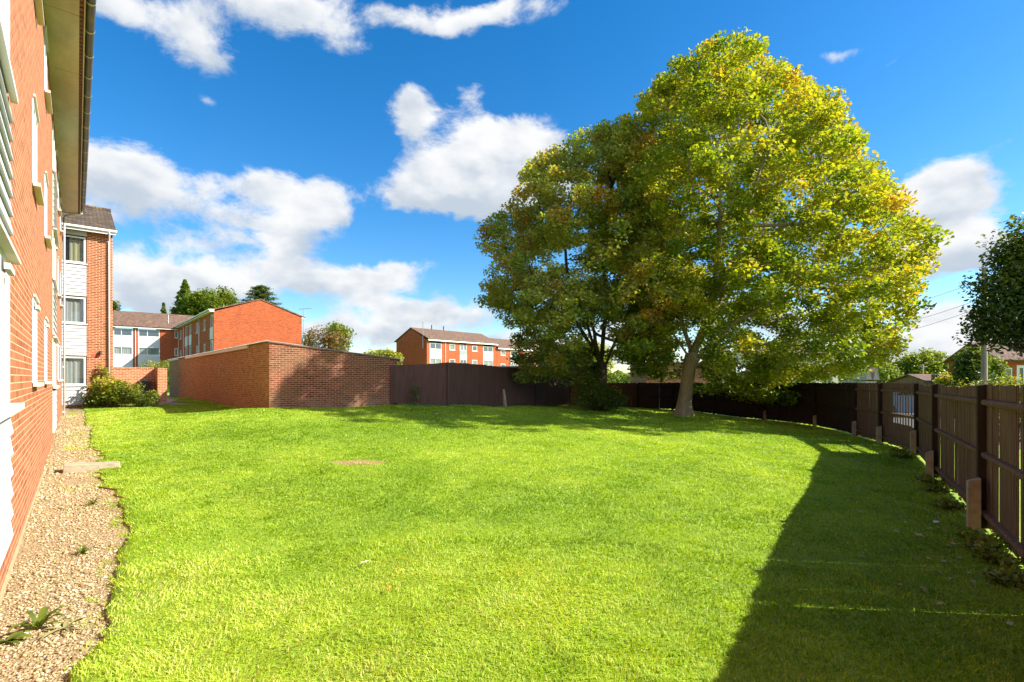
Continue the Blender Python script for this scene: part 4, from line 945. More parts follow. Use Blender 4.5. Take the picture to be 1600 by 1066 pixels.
def garages():
    n0, U, n1 = n_at(421, 19.26), 19.26, n_at(420, 19.26)+4.98; L = 25.5; org = (n0, U, 0)
    x, y = W(n0, U); root = thing('brick_garage', 'long dark brick garage row with a sloping corrugated roof beside the lawn', 'garage', (x, y, 0), TH)
    w = MB(org); zl, zr = 2.94, 2.43
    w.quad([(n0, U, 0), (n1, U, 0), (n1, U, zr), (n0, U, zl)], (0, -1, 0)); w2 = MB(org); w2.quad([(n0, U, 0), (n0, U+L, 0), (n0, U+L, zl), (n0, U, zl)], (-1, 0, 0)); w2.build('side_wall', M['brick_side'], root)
    w.quad([(n1, U, 0), (n1, U+L, 0), (n1, U+L, zr), (n1, U, zr)], (1, 0, 0)); w.quad([(n0, U+L, 0), (n1, U+L, 0), (n1, U+L, zr), (n0, U+L, zl)], (0, 1, 0))
    w.build('wall', M['brick_garage'], root, uvoff=(0, .02))
    s = MB(org); ua = lambda px: u_at(px, n0)
    s.box(n0-.07, n0-.002, ua(389), ua(291), zl-.09, zl+.03); s.box(n0-.07, n0-.002, ua(280), U+L, zl-.06, zl+.02); s.build('fascia', M['sill'], root)
    s = MB(org)   # corrugated sheets
    k = 0; uu = U-.05
    while uu < U+L:
        A = .022; q = .036; z = [A*math.sin(2*math.pi*(uu+i*q)/.146) for i in (0, 1)]
        s.quad([(n0-.10, uu, zl+.05+z[0]), (n0-.10, uu+q, zl+.05+z[1]), (n1+.12, uu+q, zr+.04+z[1]), (n1+.12, uu, zr+.04+z[0])])
        uu += q
    s.build('roof', M['asbestos'], root, True)
    s = MB(org); c = [(n0-.06, U-.04), (n1+.1, U-.04)]
    s.quad([(n0-.06, U-.045, zl+.0), (n1+.10, U-.045, zr-.01), (n1+.10, U-.045, zr+.035), (n0-.06, U-.045, zl+.045)]); s.quad([(n0-.06, U-.045, zl), (n1+.10, U-.045, zr-.01), (n1+.10, U, zr-.01), (n0-.06, U, zl)]); s.build('roof_edge', M['ventstrip'], root)
    s = MB(org); s.tube([(n1+.16, U-.05, zr), (n1+.16, U+6, zr)], .05); s.build('gutter', M['white'], root)
    # garages beyond the close-boarded fence
    def garage(label, X0, X1, Y0, Y1, zt, mat='brick_buff', roofm='asbestos', rot=0, zb=-.6, over=.08):
        r = thing('brick_garage', label, 'garage', (X0, Y0, zb), rot)
        w = MB((X0, Y0, zb)); w.box(X0, X1, Y0, Y1, zb, zt); w.build('wall', M[mat], r)
        w = MB((X0, Y0, zb)); w.box(X0-over, X1+over, Y0-over, Y1+over, zt+.002, zt+.07); w.build('roof', M[roofm], r)
        return r
    garage('small brick garage end wall between the brown fence and the olive tree', 1.9, 5.3, 28.55, 34, 2.52)
    r = garage('low garage with a pale flat roof just behind the brown fence', -1.3, 1.7, 26.8, 32.5, 2.22, 'brick_buff', 'flatroof', over=.3)
    p = P(1010, 0, 36); q = P(1127, 0, 36)
    garage('long low buff brick garage behind the dark fence and the maple trunk', p.x, q.x, 36, 41, 2.72)
    # lean-to with grey roof next to it
    p = P(1128, 0, 37); r = thing('garden_room', 'small garden room with a grey sloping roof and a window beside the buff garage', 'outbuilding', (p.x, 37, -.3))
    s = MB(); wv = 2.3; s.wall((0, 0), (1, 0), (0, -1), wv, 0, 2.35, [(.12, 1.25, .9, 2.2), (1.4, 2.1, .9, 2.2)]); s.wall((wv, 0), (0, 1), (1, 0), 3, 0, 2.35); s.build('wall', M['white'], r)
    for a, b in ((.12, 1.25), (1.4, 2.1)): window(r, (0, 0, 0), (0, 0), (1, 0), (0, -1), a, b, .9, 2.2, (), 'curtain_y', .03, False, 0, .05)
    roof(r, (0, 0, 0), [[(-.1, -.15, 2.4), (wv+.15, -.15, 2.4), (wv-.3, 3, 3.3), (-.1, 3, 3.3)]], 'flatroof', .05)
garages()

def terrace():
    Y0 = 90; c = P(667, 0, Y0); th = R(49.6); d = (math.cos(th), math.sin(th)); d = (.659, .752); rz = math.atan2(d[1], d[0])
    a_t = lambda px: ((px-800)/800*Y0-c.x)/(d[0]-(px-800)/800*d[1])
    LL = a_t(776); GD = 8.9; ZE = 8.35; pk = 10.6; zf = -.6
    root = thing('apartment_block', 'distant orange brick three storey block with white panel bays and its gable to the left', 'building', (c.x, Y0, 0), rz, 'brick apartment blocks of the estate')
    o = (0, 0); D = (1, 0); nr = (0, -1); org = (0, 0, 0)
    z3 = [(1.3, 2.5), (3.95, 5.1), (6.75, 7.85)]
    bays = [(a_t(671.5), a_t(690)), (a_t(718.5), a_t(729.5)), (a_t(755), a_t(770.5))]; sm = [(a_t(702.5), a_t(711.3)), (a_t(738), a_t(745.8))]
    def make(root, LL, bays, sm, ZE, pk, dz, left_gable=True):
        w = MB(org)
        hs = [(a, b, .3, ZE-.05) for a, b in bays]+[(a, b, z0+dz, z1+dz) for a, b in sm for z0, z1 in z3]
        w.wall(o, D, nr, LL, zf, ZE, hs); w.wall((0, 0), (0, 1), (-1, 0), GD, zf, ZE); w.wall((LL, 0), (0, 1), (1, 0), GD, zf, ZE); w.wall((0, GD), (1, 0), (0, 1), LL, zf, ZE)
        for q, s_ in ((0, -1), (LL, 1)): w.quad([(q, 0, ZE), (q, GD, ZE), (q, GD/2, pk)], (s_, 0, 0))
        w.build('wall', M['brick_far'], root)
        for bi, (a, b) in enumerate(bays):
            zz = .32
            for i, (z0, z1) in enumerate(z3):
                pm = 'greenpanel' if (bi == 1 and i == 2) else 'board'
                if pm == 'greenpanel':
                    panel(root, org, o, D, nr, a+.01, b-.01, zz, z0+dz-.75); panel(root, org, o, D, nr, a+.01, b-.01, z0+dz-.74, z0+dz-.03, 'greenpanel', 'green_panel')
                else: panel(root, org, o, D, nr, a+.01, b-.01, zz, z0+dz-.03)
                zz = z1+dz+.03
                window(root, org, o, D, nr, a+.03, b-.03, z0+dz, z1+dz, (.48,), 'curtain' if (i+bi) % 2 else None, .02, False, 0, .09)
        for k, (a, b) in enumerate(sm):
            for i, (z0, z1) in enumerate(z3): window(root, org, o, D, nr, a, b, z0+dz, z1+dz, (), 'curtain' if (i+k) % 2 == 0 else None, .03, True, 0, .12, .06, 'white')
        s = MB(org); s.box(0, LL, -.45, -.40, ZE-.15, ZE+.3); s.build('fascia', M['white'], root)
        s = MB(org); s.box(0, LL, -.4, 0, ZE-.03, ZE-.01); s.build('soffit', M['white'], root)
        roof(root, org, [[(-.15, -.55, ZE+.25), (LL+.1, -.55, ZE+.25), (LL+.1, GD/2, pk+.2), (-.15, GD/2, pk+.2)], [(-.15, GD+.5, ZE+.1), (LL+.1, GD+.5, ZE+.1), (LL+.1, GD/2, pk+.2), (-.15, GD/2, pk+.2)]], 'tiles_far', .15)
    make(root, LL, bays, sm, ZE, pk, 0)
    downpipe(root, org, o, D, nr, a_t(695.6), zf, ZE-.1, None, .1)
    for px in (692.5, 711.5):
        s = MB(org); q = a_t(px)*1.0+1; s.tube([(q, GD/2, pk), (q, GD/2, pk+1.0)], .09, 6); s.build('vent_pipe', M['black'], root)
    s = MB(org); s.tube([(-.15, .9, 6.8), (-.15, .9, 11.6)], .06, 6); s.tube([(-.5, .9, 11.5), (.4, .9, 11.6)], .04, 5); s.build('aerial_pole', M['metal'], root)
    x2 = c.x+d[0]*(LL+.05); y2 = Y0+d[1]*(LL+.05)
    root2 = thing('apartment_block', 'second distant orange brick block stepping down behind the olive tree', 'building', (x2, y2, 0), rz, 'brick apartment blocks of the estate')
    make(root2, 30, [(4.2, 6.6), (13, 15.5), (20, 22.5), (27, 29)], [(1.2, 2.6), (9, 10.2), (17, 18.2)], ZE-.75, pk-.75, -.55)
    # pale houses behind the dark fence, seen through the maple
    def house(label, px0, px1, Y, zw, pk, mat, roofm, depth=7, steep=False, wins=3):
        p = P(px0, 0, Y); q = P(px1, 0, Y); Lh = q.x-p.x; r = thing('house', label, 'house', (p.x, Y, -.4))
        w = MB(); hs = [(Lh*(i+.25)/wins, Lh*(i+.7)/wins, z, z+1.1) for i in range(wins) for z in ((1.3, 3.9) if zw > 4.8 else (1.3,))]
        w.wall((0, 0), (1, 0), (0, -1), Lh, 0, zw, hs); w.wall((0, 0), (0, 1), (-1, 0), depth, 0, zw); w.wall((Lh, 0), (0, 1), (1, 0), depth, 0, zw)
        for e in (0, Lh): w.quad([(e, 0, zw), (e, depth, zw), (e, depth/2, pk)])
        w.build('wall', M[mat], r)
        for h in hs: window(r, (0, 0, 0), (0, 0), (1, 0), (0, -1), *h, (.5,), None, .05, False, 0, .09)
        roof(r, (0, 0, 0), [[(-.3, -.4, zw-.1), (Lh+.3, -.4, zw-.1), (Lh+.3, depth/2, pk+.1), (-.3, depth/2, pk+.1)], [(-.3, depth+.4, zw-.1), (Lh+.3, depth+.4, zw-.1), (Lh+.3, depth/2, pk+.1), (-.3, depth/2, pk+.1)]], roofm, .12)
        return r
    house('pale pink rendered house glimpsed through the lower maple leaves', 1180, 1310, 62, 4.9, 6.3, 'render', 'tiles_far', wins=4)
    house('white rendered house glimpsed between the two lawn trees', 890, 925, 75, 4.6, 5.4, 'render', 'tiles_far', wins=2)
    house('low bungalow with a weathered brown roof beyond the fence corner', 1455, 1500, 48, 1.7, 2.35, 'brick_buff', 'tiles_far', 5, wins=2)
    # two steep gables
    p = P(1352, 0, 55); r = thing('house', 'pale house with two steep pointed gables just above the dark fence', 'house', (p.x, 55, -.4))
    w = MB(); w.box(0, 1.6, .0, 4, 0, 1.85)
    r.scale = (.75, 1, .93)
    for e in (0, 1.05):
        w.quad([(e+.05, -.03, 2.0), (e+1.0, -.03, 2.0), (e+.52, -.03, 3.5)], (0, -1, 0))
        w.quad([(e+.02, -.1, 1.95), (e+.52, -.1, 3.58), (e+.52, 3, 3.58), (e+.02, 3, 1.95)]); w.quad([(e+1.03, -.1, 1.95), (e+.52, -.1, 3.58), (e+.52, 3, 3.58), (e+1.03, 3, 1.95)])
    w.build('gable', M['gable_pale'], r)
    # brick house at the right edge
    p = P(1563, 0, 42); r = thing('house', 'red brick house with white window frames under the dark tree at the right edge', 'house', (p.x, 42, -.4), R(-8))
    w = MB(); hs = [(.35, .9, .9, 2.9), (1.2, 1.9, .9, 3.1)]
    w.wall((0, 0), (1, 0), (0, -1), 9, 0, 3.6, hs); w.wall((0, 0), (0, 1), (-1, 0), 6, 0, 3.6); w.build('wall', M['brick_far'], r)
    window(r, (0, 0, 0), (0, 0), (1, 0), (0, -1), *hs[0], (), None, .03, True, 0, .1); window(r, (0, 0, 0), (0, 0), (1, 0), (0, -1), *hs[1], (), 'curtain', .03, True, 0, .22)
    roof(r, (0, 0, 0), [[(-.3, -.4, 3.55), (9.3, -.4, 3.55), (9.3, 3, 5.2), (-.3, 3, 5.2)], [(-.3, 6.4, 3.55), (9.3, 6.4, 3.55), (9.3, 3, 5.2), (-.3, 3, 5.2)]], 'tiles_far', .12)
terrace()

def context():
    # street beyond the dark fence
    V = []; F = []; A = [(5.5, -1.5), (9.5, 6.0), (12.6, 11.5), (14.6, 17), (15.4, 22), (14.0, 27.5), (9.5, 33.5), (5, 36.0)]
    for i, (x, y) in enumerate(A):
        p = Vector(A[max(0, i-1)]); q = Vector(A[min(i+1, len(A)-1)]); t = (q-p).normalized(); n = Vector((t.y, -t.x))
        for k in range(7): w = n*k*1.2; V.append((x+w.x, y+w.y, g(x+w.x, y+w.y)+.01))
    for i in range(len(A)-1):
        for k in range(6): F.append((i*7+k, i*7+k+1, i*7+8+k, i*7+7+k))
    tag(fast('road', V, F, M['asphalt']), 'grey street beyond the dark timber fence', 'road', kind='structure')
    # distant belt of trees closing the horizon
    th = rng.uniform(R(-75), R(75), 52000); rr = rng.uniform(135, 150, 52000); x = rr*np.sin(th); y = rr*np.cos(th)
    top = 2.2+2.6*vnoise(th*60+90, th*0+3, .35, 21)+1.6*vnoise(th*60+90, th*0+7, 1.3, 22)
    z = rng.random(52000)**.7*top
    leaves('treeline', np.stack([x, y, z], 1), .75, M['leaf_mid'], .35+.3*z/top+.25*(vnoise(th*60+90, z, .6, 23)-.5)+rng.normal(0, .12, 52000), None)
    tag(bpy.data.objects['treeline'], 'low belt of distant trees along the horizon', 'treeline', kind='stuff')
    # parked car glimpsed through the gap in the fence
    r = thing('parked_car', 'pale blue parked hatchback glimpsed through the broken gap in the dark fence', 'car', (19.3, 24.6, g(19.3, 24.6)), R(-20))
    paint = plain('pale_blue_paint', (.20, .28, .42), .25, .04, 2); L = [(-2.0, .35), (-2.02, .75), (-1.85, .95), (-1.1, 1.0), (-.55, 1.42), (.9, 1.45), (1.7, 1.0), (1.95, .9), (2.0, .4), (1.6, .25), (-1.6, .25)]
    m = MB(); W2 = .82
    def sec(p): x, z = p; w = W2*(1 if z < 1.02 else .82); return [(x, -w, z), (x, w, z)]
    for i in range(len(L)): a, b = sec(L[i]), sec(L[(i+1) % len(L)]); m.quad([a[0], a[1], b[1], b[0]])
    for sd in (0, 1):
        m.quad([sec(p)[sd] for p in L if p[1] < 1.02]); m.quad([sec(p)[sd] for p in (L[3], L[4], L[5], L[6])])
    m.build('body', paint, r)
    for sd in (-1, 1):
        m = MB(); m.quad([(-.95, sd*.815, 1.03), (-.5, sd*.70, 1.36), (.12, sd*.70, 1.38), (.12, sd*.815, 1.03)]); m.quad([(.2, sd*.815, 1.03), (.2, sd*.70, 1.38), (.85, sd*.70, 1.38), (1.45, sd*.815, 1.04)]); m.build('window', M['glass'], r)
        for x in (-1.25, 1.25):
            m = MB(); m.tube([(x, sd*.70, .31), (x, sd*.86, .31)], .31, 20); w_ = m.build('wheel', M['black'], r); m = MB(); m.tube([(x, sd*.80, .31), (x, sd*.868, .31)], .19, 16); m.build('rim', M['metal'], w_)
        m = MB(); m.box(-2.03, -1.95, sd*.5, sd*.75, .65, .8); m.build('headlight', M['white'], r); m = MB(); m.box(1.93, 2.0, sd*.55, sd*.78, .68, .85); m.build('tail_light', M['red'], r)
    m = MB(); m.quad([(-1.12, -.72, 1.02), (-1.12, .72, 1.02), (-.62, .64, 1.38), (-.62, -.64, 1.38)]); m.build('windscreen', M['glass'], r)
context()

# ------------------------------------------------------------------ fences
def fence_run(root, pts, mat, top_f, boardw=.1, gap=.006, rails=3, spur=(), rail_side=-1, louv=None, openness=None, post_w=.1, bottom=.04, gapfn=None, posts=None):
    """closeboard fence through pts (x,y): posts at pts, a panel mesh per bay; rail_side -1 = to the left of travel"""
    O = root.location; mat0 = mat
    for i in range(len(pts)-1):
        mat = mat0 if (mat0 is not M['fence'] or i < 8) else M['fence_shaded']  # far bays get the copy darkened for their shade
        a = Vector(pts[i]); b = Vector(pts[i+1]); L = (b-a).length; d = (b-a)/L; nr = Vector((d.y, -d.x))*rail_side
        m = MB(O); t = -.012; k = 0
        bay = openness(i) if openness else {}
        while t < L-.002:
            wv = boardw*random.uniform(.92, 1.08); p = a+d*(t+wv/2)
            gp = (gap*random.uniform(.3, 2.2) if gap > 0 else gap) if not gapfn else gapfn(i, t/L)
            z0 = g(p.x, p.y)+bottom+random.uniform(-.01, .02); z1 = top_f(p, (t/L), i)+random.uniform(-.014, .014)
            skip = bay.get('skip'); segs = [(z0, z1)]
            if skip and skip[0] < t/L < skip[1]: segs = [(z0, z0+.62), (z1-.22, z1)]; wv *= .9
            lean = random.uniform(-.006, .006) if gapfn else random.uniform(-.0015, .0015)
            for (s0, s1) in segs:
                base = len(m.v)
                q0 = random.uniform(0, .005); lv = (random.uniform(.008, .030) if random.random() < .13 else random.uniform(-.004, .004)) if louv and i in louv else 0
                for z in (s0, s1):
                    le = lean*(z-s0)
                    for aa, pp in ((t+le, .012+q0), (t+wv+le, .012+q0+lv), (t+wv+le, .020+q0+lv), (t+le, .020+q0)):
                        m.v.append(Vector((a.x+d.x*aa-nr.x*pp, a.y+d.y*aa-nr.y*pp, z)))
                for q in ((0, 3, 2, 1), (4, 5, 6, 7), (0, 1, 5, 4), (1, 2, 6, 5), (2, 3, 7, 6), (3, 0, 4, 7)): m.f.append(tuple(base+j for j in q)); m.m.append(0)
            if skip and skip[0] < t/L < skip[1] and k % 2 == 0:   # thin pickets left in the gap
                m.obox((a.x, a.y), (d.x, d.y), (nr.x, nr.y), t+.015, t+.06, -.03, -.012, segs[0][1], segs[1][0])
            t += wv+gp; k += 1
        m.build('panel', mat, root)
        # rails
        for r_ in range(rails):
            m = MB(O); f = (.09, .5, .87)[r_] if rails == 3 else (.12, .85)[r_]
            za = g(a.x, a.y)+bottom; zb = g(b.x, b.y)+bottom; ta = top_f(a, 0, i); tb = top_f(b, 1, i)
            z_a = za+(ta-za)*f; z_b = zb+(tb-zb)*f; hw = .035; base = len(m.v)
            for (q, z) in ((0, z_a), (L, z_b)):
                for pp, zz in ((-.012, -.04), (.03, -.03), (.042, .0), (.03, .03), (-.012, .04)):
                    m.v.append(Vector((a.x+d.x*q+nr.x*pp, a.y+d.y*q+nr.y*pp, z+zz)))
            for j in range(5): j2 = (j+1) % 5; m.f.append((base+j, base+j2, base+5+j2, base+5+j)); m.m.append(0)
            m.build('rail', mat, root)
    for i, p in enumerate(pts):
        if posts is not None and i not in posts: continue
        a = Vector(pts[max(i-1, 0)]); b = Vector(pts[min(i+1, len(pts)-1)]); d = (b-a).normalized(); nr = Vector((d.y, -d.x))*rail_side
        z0 = g(*p)-.1; z1 = top_f(Vector(p), 0, i)+.01; h = post_w/2
        m = MB(O); m.obox(p, d, nr, -h, h, -.03, h*1.3, z0, z1-.03); 
        m.quad([Vector((p[0], p[1], 0))+Vector((d.x*s, d.y*s, 0))+Vector((nr.x*q, nr.y*q, 0))+Vector((0, 0, zz)) for s, q, zz in ((-h, -.03, z1), (h, -.03, z1), (h, h*1.3, z1-.03), (-h, h*1.3, z1-.03))])
        m.build('post', mat, root)
        if i in spur:
            hh, ww, off = spur[i]; m = MB(O); z = g(*p)
            o2 = (p[0]+d.x*off, p[1]+d.y*off); base = len(m.v)
            q0, q1 = h*1.35, h*1.35+ww; hb = ww*.55
            cs = [(-hb, q0), (hb, q0), (hb, q1), (-hb, q1)]
            for zz in (z-.1, None):
                for s_, q in cs:
                    zt = zz if zz is not None else z+hh-(.0 if q == q0 else ww*.42)
                    m.v.append(Vector((o2[0]+d.x*s_+nr.x*q, o2[1]+d.y*s_+nr.y*q, zt)))
            for q in ((0, 3, 2, 1), (4, 5, 6, 7), (0, 1, 5, 4), (1, 2, 6, 5), (2, 3, 7, 6), (3, 0, 4, 7)): m.f.append(tuple(base+j for j in q)); m.m.append(0)
            m.build('concrete_spur', M['concrete'], root)

def fences():
    # brown close-boarded fence beside the garage
    e = Vector(W(n_at(612, 19.18), 19.18)); pts = [tuple(e), tuple((e+Vector((-2.67, 21.3)))/2), (-2.67, 21.3), (-1.35, 22.8), (-.15, 24.25), (1.2, 25.8), (2.3, 27.05), (3.15, 28.0)]
    root = thing('board_fence', 'purple-brown vertical board fence stepping round a corner between the brick garages', 'fence', (pts[2][0], pts[2][1], .4))
    tops = {0: 2.20, 1: 2.25, 2: 2.33, 3: 2.28, 4: 2.13, 5: 1.99, 6: 1.98, 7: 1.94}
    def tf(p, t, i):
        j = min(i+1, 7); return tops[i]*(1-t)+tops[j]*t
    fence_run(root, pts, M['fence2'], tf, .12, -.009, 0, {}, 1, post_w=.07, bottom=.06, posts=(0, 2, 5, 7))
    m = MB(root.location); p = pts[4]; d = Vector((.65, .76)); z = g(*p)
    q = P(786, 612, 24.0); b = P(790, 637, 23.9)
    m.tube([(b.x, b.y, b.z-.1), (q.x, q.y, q.z+.1)], .085, 4); m.build('concrete_spur', M['concrete'], root)
    # dark curved fence on the right
    pts = [(.9, -1.1), (2.1, .7), (3.35, 2.65), (4.55, 4.45), (5.72, 6.2), (8.0, 9.65), (9.9, 12.5), (10.75, 14.9), (11.35, 16.9), (12.2, 20.6), (11.75, 23.9), (10.3, 26.1), (8.85, 28.2), (7.4, 30.3), (6.2, 32.0), (5.35, 32.6)]
    root = thing('timber_fence', 'dark brown timber fence curving along the right side of the lawn and behind the trees', 'fence', (5.72, 6.2, -.1))
    def tr(p, t, i):
        y = p.y; base = EYE-(.010*y) if y > 4 else EYE-.04
        sag = -.05*math.sin(math.pi*t) if i in (4, 5) else -.015*math.sin(math.pi*t)
        return base-.015*(1 if i < 6 else 0)+sag
    def gp(i, t):
        if i <= 4: return random.choice([-.016, -.014, -.013, -.012, -.011, -.010]) if random.random() > .03 else .006
        if i == 5: return random.choice([-.01, .0, .003])
        return random.choice([-.01, -.01, -.008, .002, .008]) if i <= 8 else (-.012 if random.random() > .04 else .01)
    spur = {4: (.62, .14, .0), 5: (.52, .13, 0), 6: (.62, .13, 0), 7: (.5, .13, 0), 8: (.5, .12, 0), 9: (.45, .11, 0), 10: (.45, .11, 0)}
    spur = {k: (v[0], v[1]*.82, -.18) for k, v in spur.items()}
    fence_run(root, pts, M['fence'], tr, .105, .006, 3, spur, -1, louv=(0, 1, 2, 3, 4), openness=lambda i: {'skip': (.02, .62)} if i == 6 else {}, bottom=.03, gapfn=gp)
    for px, py in ((0, 0),):
        pass
fences()

# ------------------------------------------------------------------ small things
def slab():
    x0, y0 = W(.22, 11.9); z = g(x0, y0)
    r = thing('concrete_kerb_block', 'weathered concrete block lying across the gravel edge into the lawn', 'concrete block', (x0, y0, z), TH-R(3))
    m = MB(); w, h = .40, .15
    v = [(-w, -.17, -.05), (w, -.17, -.05), (w, .17, -.05), (-w, .17, -.05), (-w+.01, -.16, .15), (w-.01, -.16, .10), (w-.01, .16, .10), (-w+.01, .16, .15)]
    b = len(m.v); m.v += [Vector(q) for q in v]
    for q in ((0, 3, 2, 1), (4, 5, 6, 7), (0, 1, 5, 4), (1, 2, 6, 5), (2, 3, 7, 6), (3, 0, 4, 7)): m.f.append(q); m.m.append(0)
    o = m.build('block', M['concrete'], r)
    bv = o.modifiers.new('bevel', 'BEVEL'); bv.width = .012; bv.segments = 2
    sb = o.modifiers.new('sub', 'SUBSURF'); sb.subdivision_type = 'SIMPLE'; sb.levels = sb.render_levels = 4
    t = bpy.data.textures.new('rough', 'CLOUDS'); t.noise_scale = .07; dm = o.modifiers.new('disp', 'DISPLACE'); dm.texture = t; dm.strength = .012
slab()

def path():
    pts = [W(n_at(258, 28.3), 28.3), W(n_at(300, 27.2), 27.2), W(4.55, 30), W(4.5, 44), W(3.3, 44), W(3.2, 31), W(n_at(259, 29.4), 29.4)]
    a = W(2.7, 28.6)
    strip = [(W(2.0, 28.35), W(2.0, 28.75)), (W(3.0, 28.0), W(3.0, 29.6)), (W(3.9, 27.6), W(3.25, 31)), (W(4.55, 30.5), W(3.35, 36)), (W(4.7, 44), W(3.6, 44))]
    V = []; F = []
    for (p, q) in strip:
        for k in range(5):
            t = k/4; x = p[0]*(1-t)+q[0]*t; y = p[1]*(1-t)+q[1]*t; V.append((x, y, g(x, y)+.012))
    for i in range(len(strip)-1):
        for k in range(4): F.append((i*5+k, i*5+k+1, i*5+5+k+1, i*5+5+k))
    tag(fast('path', V, F, M['concrete_path']), 'pale concrete path passing between the brick pillar and the garage', 'path', kind='structure')
    # soil bed in front of the wing
    V = []; F = []; A = [(-.4, 28.9, 29.6), (.5, 28.55, 29.6), (1.3, 28.4, 29.9), (2.0, 28.4, 29.9)]
    for n, u0, u1 in A:
        for k in range(4): x, y = W(n, u0+(u1-u0)*k/3); V.append((x, y, g(x, y)+.008))
    for i in range(3):
        for k in range(3): F.append((i*4+k, i*4+k+1, i*4+5+k, i*4+4+k))
    tag(fast('soil_bed', V, F, M['soil']), 'bare soil bed at the foot of the brick wing', 'soil', kind='structure')
path()

def plants():
    p = P(172, 636, 22.4); b = (p.x, p.y, g(p.x, p.y))
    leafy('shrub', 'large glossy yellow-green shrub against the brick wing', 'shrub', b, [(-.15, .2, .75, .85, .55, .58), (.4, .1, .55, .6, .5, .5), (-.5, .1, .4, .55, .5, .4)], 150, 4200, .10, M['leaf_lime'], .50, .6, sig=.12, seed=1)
    p = P(158, 600, 22.9); b = (p.x, p.y, g(p.x, p.y))
    leafy('shrub', 'upright golden-leaved shrub stems rising behind the large shrub at the wing', 'shrub', b, [(0, .1, 1.6, .16, .12, .45), (-.35, .1, 1.3, .13, .12, .28), (.2, .1, 1.3, .16, .12, .35)], 40, 900, .06, M['leaf_lime'], .85, .2, sig=.06, seed=2)
    p = P(224, 634, 22.3); b = (p.x, p.y, g(p.x, p.y))
    leafy('shrub', 'low sprawling green shrub with yellow tips in front of the bin', 'shrub', b, [(0, 0, .28, .6, .4, .28), (.32, 0, .45, .26, .25, .25), (-.25, 0, .62, .14, .2, .5), (.5, 0, .62, .1, .1, .1)], 110, 2800, .06, M['leaf_lime'], .34, .5, sig=.09, seed=3)
    p = P(934, 640, 23.2); b = (p.x, p.y, g(p.x, p.y))
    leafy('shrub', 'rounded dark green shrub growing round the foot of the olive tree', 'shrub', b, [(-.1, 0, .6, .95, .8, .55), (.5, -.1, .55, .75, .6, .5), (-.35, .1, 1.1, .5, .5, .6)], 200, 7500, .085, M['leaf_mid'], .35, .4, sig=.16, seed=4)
    # ivy on the olive trunk
    p = P(935, 0, 24.2); bx = p.x; zb = g(bx, 24.2); an = rng.uniform(0, 6.28, 3200); h = rng.random(3200)**1.2*2.1
    C = np.stack([np.cos(an)*(.33-.05*h)-.08, np.sin(an)*(.33-.05*h), h+.05], 1)+rng.normal(0, .05, (3200, 3))
    r = thing('ivy', 'ivy clinging to the lower trunk of the olive tree', 'ivy', (bx, 24.2, zb)); leaves('foliage', C, .10, M['leaf_mid'], .25+rng.normal(0, .15, 3200), r)
    # sapling against the board fence
    p = P(648, 632, 20.9); b = (p.x, p.y, g(p.x, p.y))
    leafy('sapling', 'spindly self-sown sapling against the brown board fence', 'plant', b, [(0, 0, .45, .12, .08, .45), (.06, 0, .7, .14, .08, .12), (-.12, 0, .9, .05, .05, .35)], 30, 260, .06, M['leaf_mid'], .6, .3, sig=.05, seed=5)
    # far greens behind the low wall and the path
    p = P(238, 578, 33); leafy('shrub', 'bright green shrub showing above the brick screen wall', 'shrub', (p.x, p.y, g(p.x, p.y)), [(0, 0, 1.5, .75, .6, .75)], 70, 2200, .08, M['leaf_lime'], .5, .4, sig=.16, seed=6)
    p = P(260.5, 600, 46); leafy('hedge', 'narrow glimpse of green hedge between the pillar and the garage', 'hedge', (p.x, p.y, g(p.x, p.y)), [(0, 0, 1.5, .9, .6, 1.4)], 120, 3600, .1, M['leaf_mid'], .6, .4, sig=.18, seed=7)
    # trees behind the roofs
    T = lambda px, py, Y: P(px, py, Y)
    def far(name, label, px, Y, blobs_px, nc, nl, size, mat, **k):
        p = P(px, 0, Y); b = (p.x, Y, -.2); bl = []
        for (x0, x1, y0, y1) in blobs_px:
            q0 = P(x0, y1, Y); q1 = P(x1, y0, Y); bl.append(((q0.x+q1.x)/2-p.x, 0, (q0.z+q1.z)/2+.2, (q1.x-q0.x)/2, (q1.x-q0.x)/2*.7, (q1.z-q0.z)/2))
        return leafy(name, label, 'tree', b, bl, nc, nl, size, M[mat], group=None, **k)
    far('conifer_tree', 'dark pointed conifer rising highest behind the far court roof', 289, 110, [(246, 332, 438, 545)], 620, 15000, .45, 'leaf_mid', tint0=.42, tint1=.2, trunk=(.3, 6), sig=.55, conif=True, seed=10)
    far('broadleaf_tree', 'yellow-green rounded tree between the conifer and the cedar behind the roofs', 320, 108, [(296, 342, 450, 520), (285, 318, 462, 520)], 280, 10000, .45, 'leaf_lime', tint0=.28, tint1=.4, trunk=(.3, 5), sig=.7, seed=11)
    far('broadleaf_tree', 'second yellow-green tree with a ragged top left of the gable peak', 350, 112, [(330, 368, 457, 520), (342, 364, 450, 500)], 220, 7500, .45, 'leaf_lime', tint0=.30, tint1=.4, trunk=(.3, 5), sig=.65, seed=12)
    far('conifer_tree', 'small dark conifer tip at the left of the trees behind the court', 255, 115, [(247, 264, 474, 520)], 80, 1800, .4, 'leaf_dark', tint0=.6, tint1=.2, trunk=(.2, 5), sig=.4, conif=True, seed=13)
    far('autumn_tree', 'rusty thinning autumn tree behind the garage roof', 500, 80, [(474, 520, 512, 560), (500, 545, 520, 565)], 150, 2900, .32, 'leaf_rust', tint0=.5, tint1=.3, trunk=(.2, 3), sig=.5, seed=14)
    far('broadleaf_tree', 'bright green tree right behind the thinning autumn tree', 527, 86, [(508, 549, 507, 550), (473, 492, 520, 560)], 130, 4200, .34, 'leaf_lime', tint0=.40, tint1=.3, trunk=(.2, 3), sig=.5, seed=15)
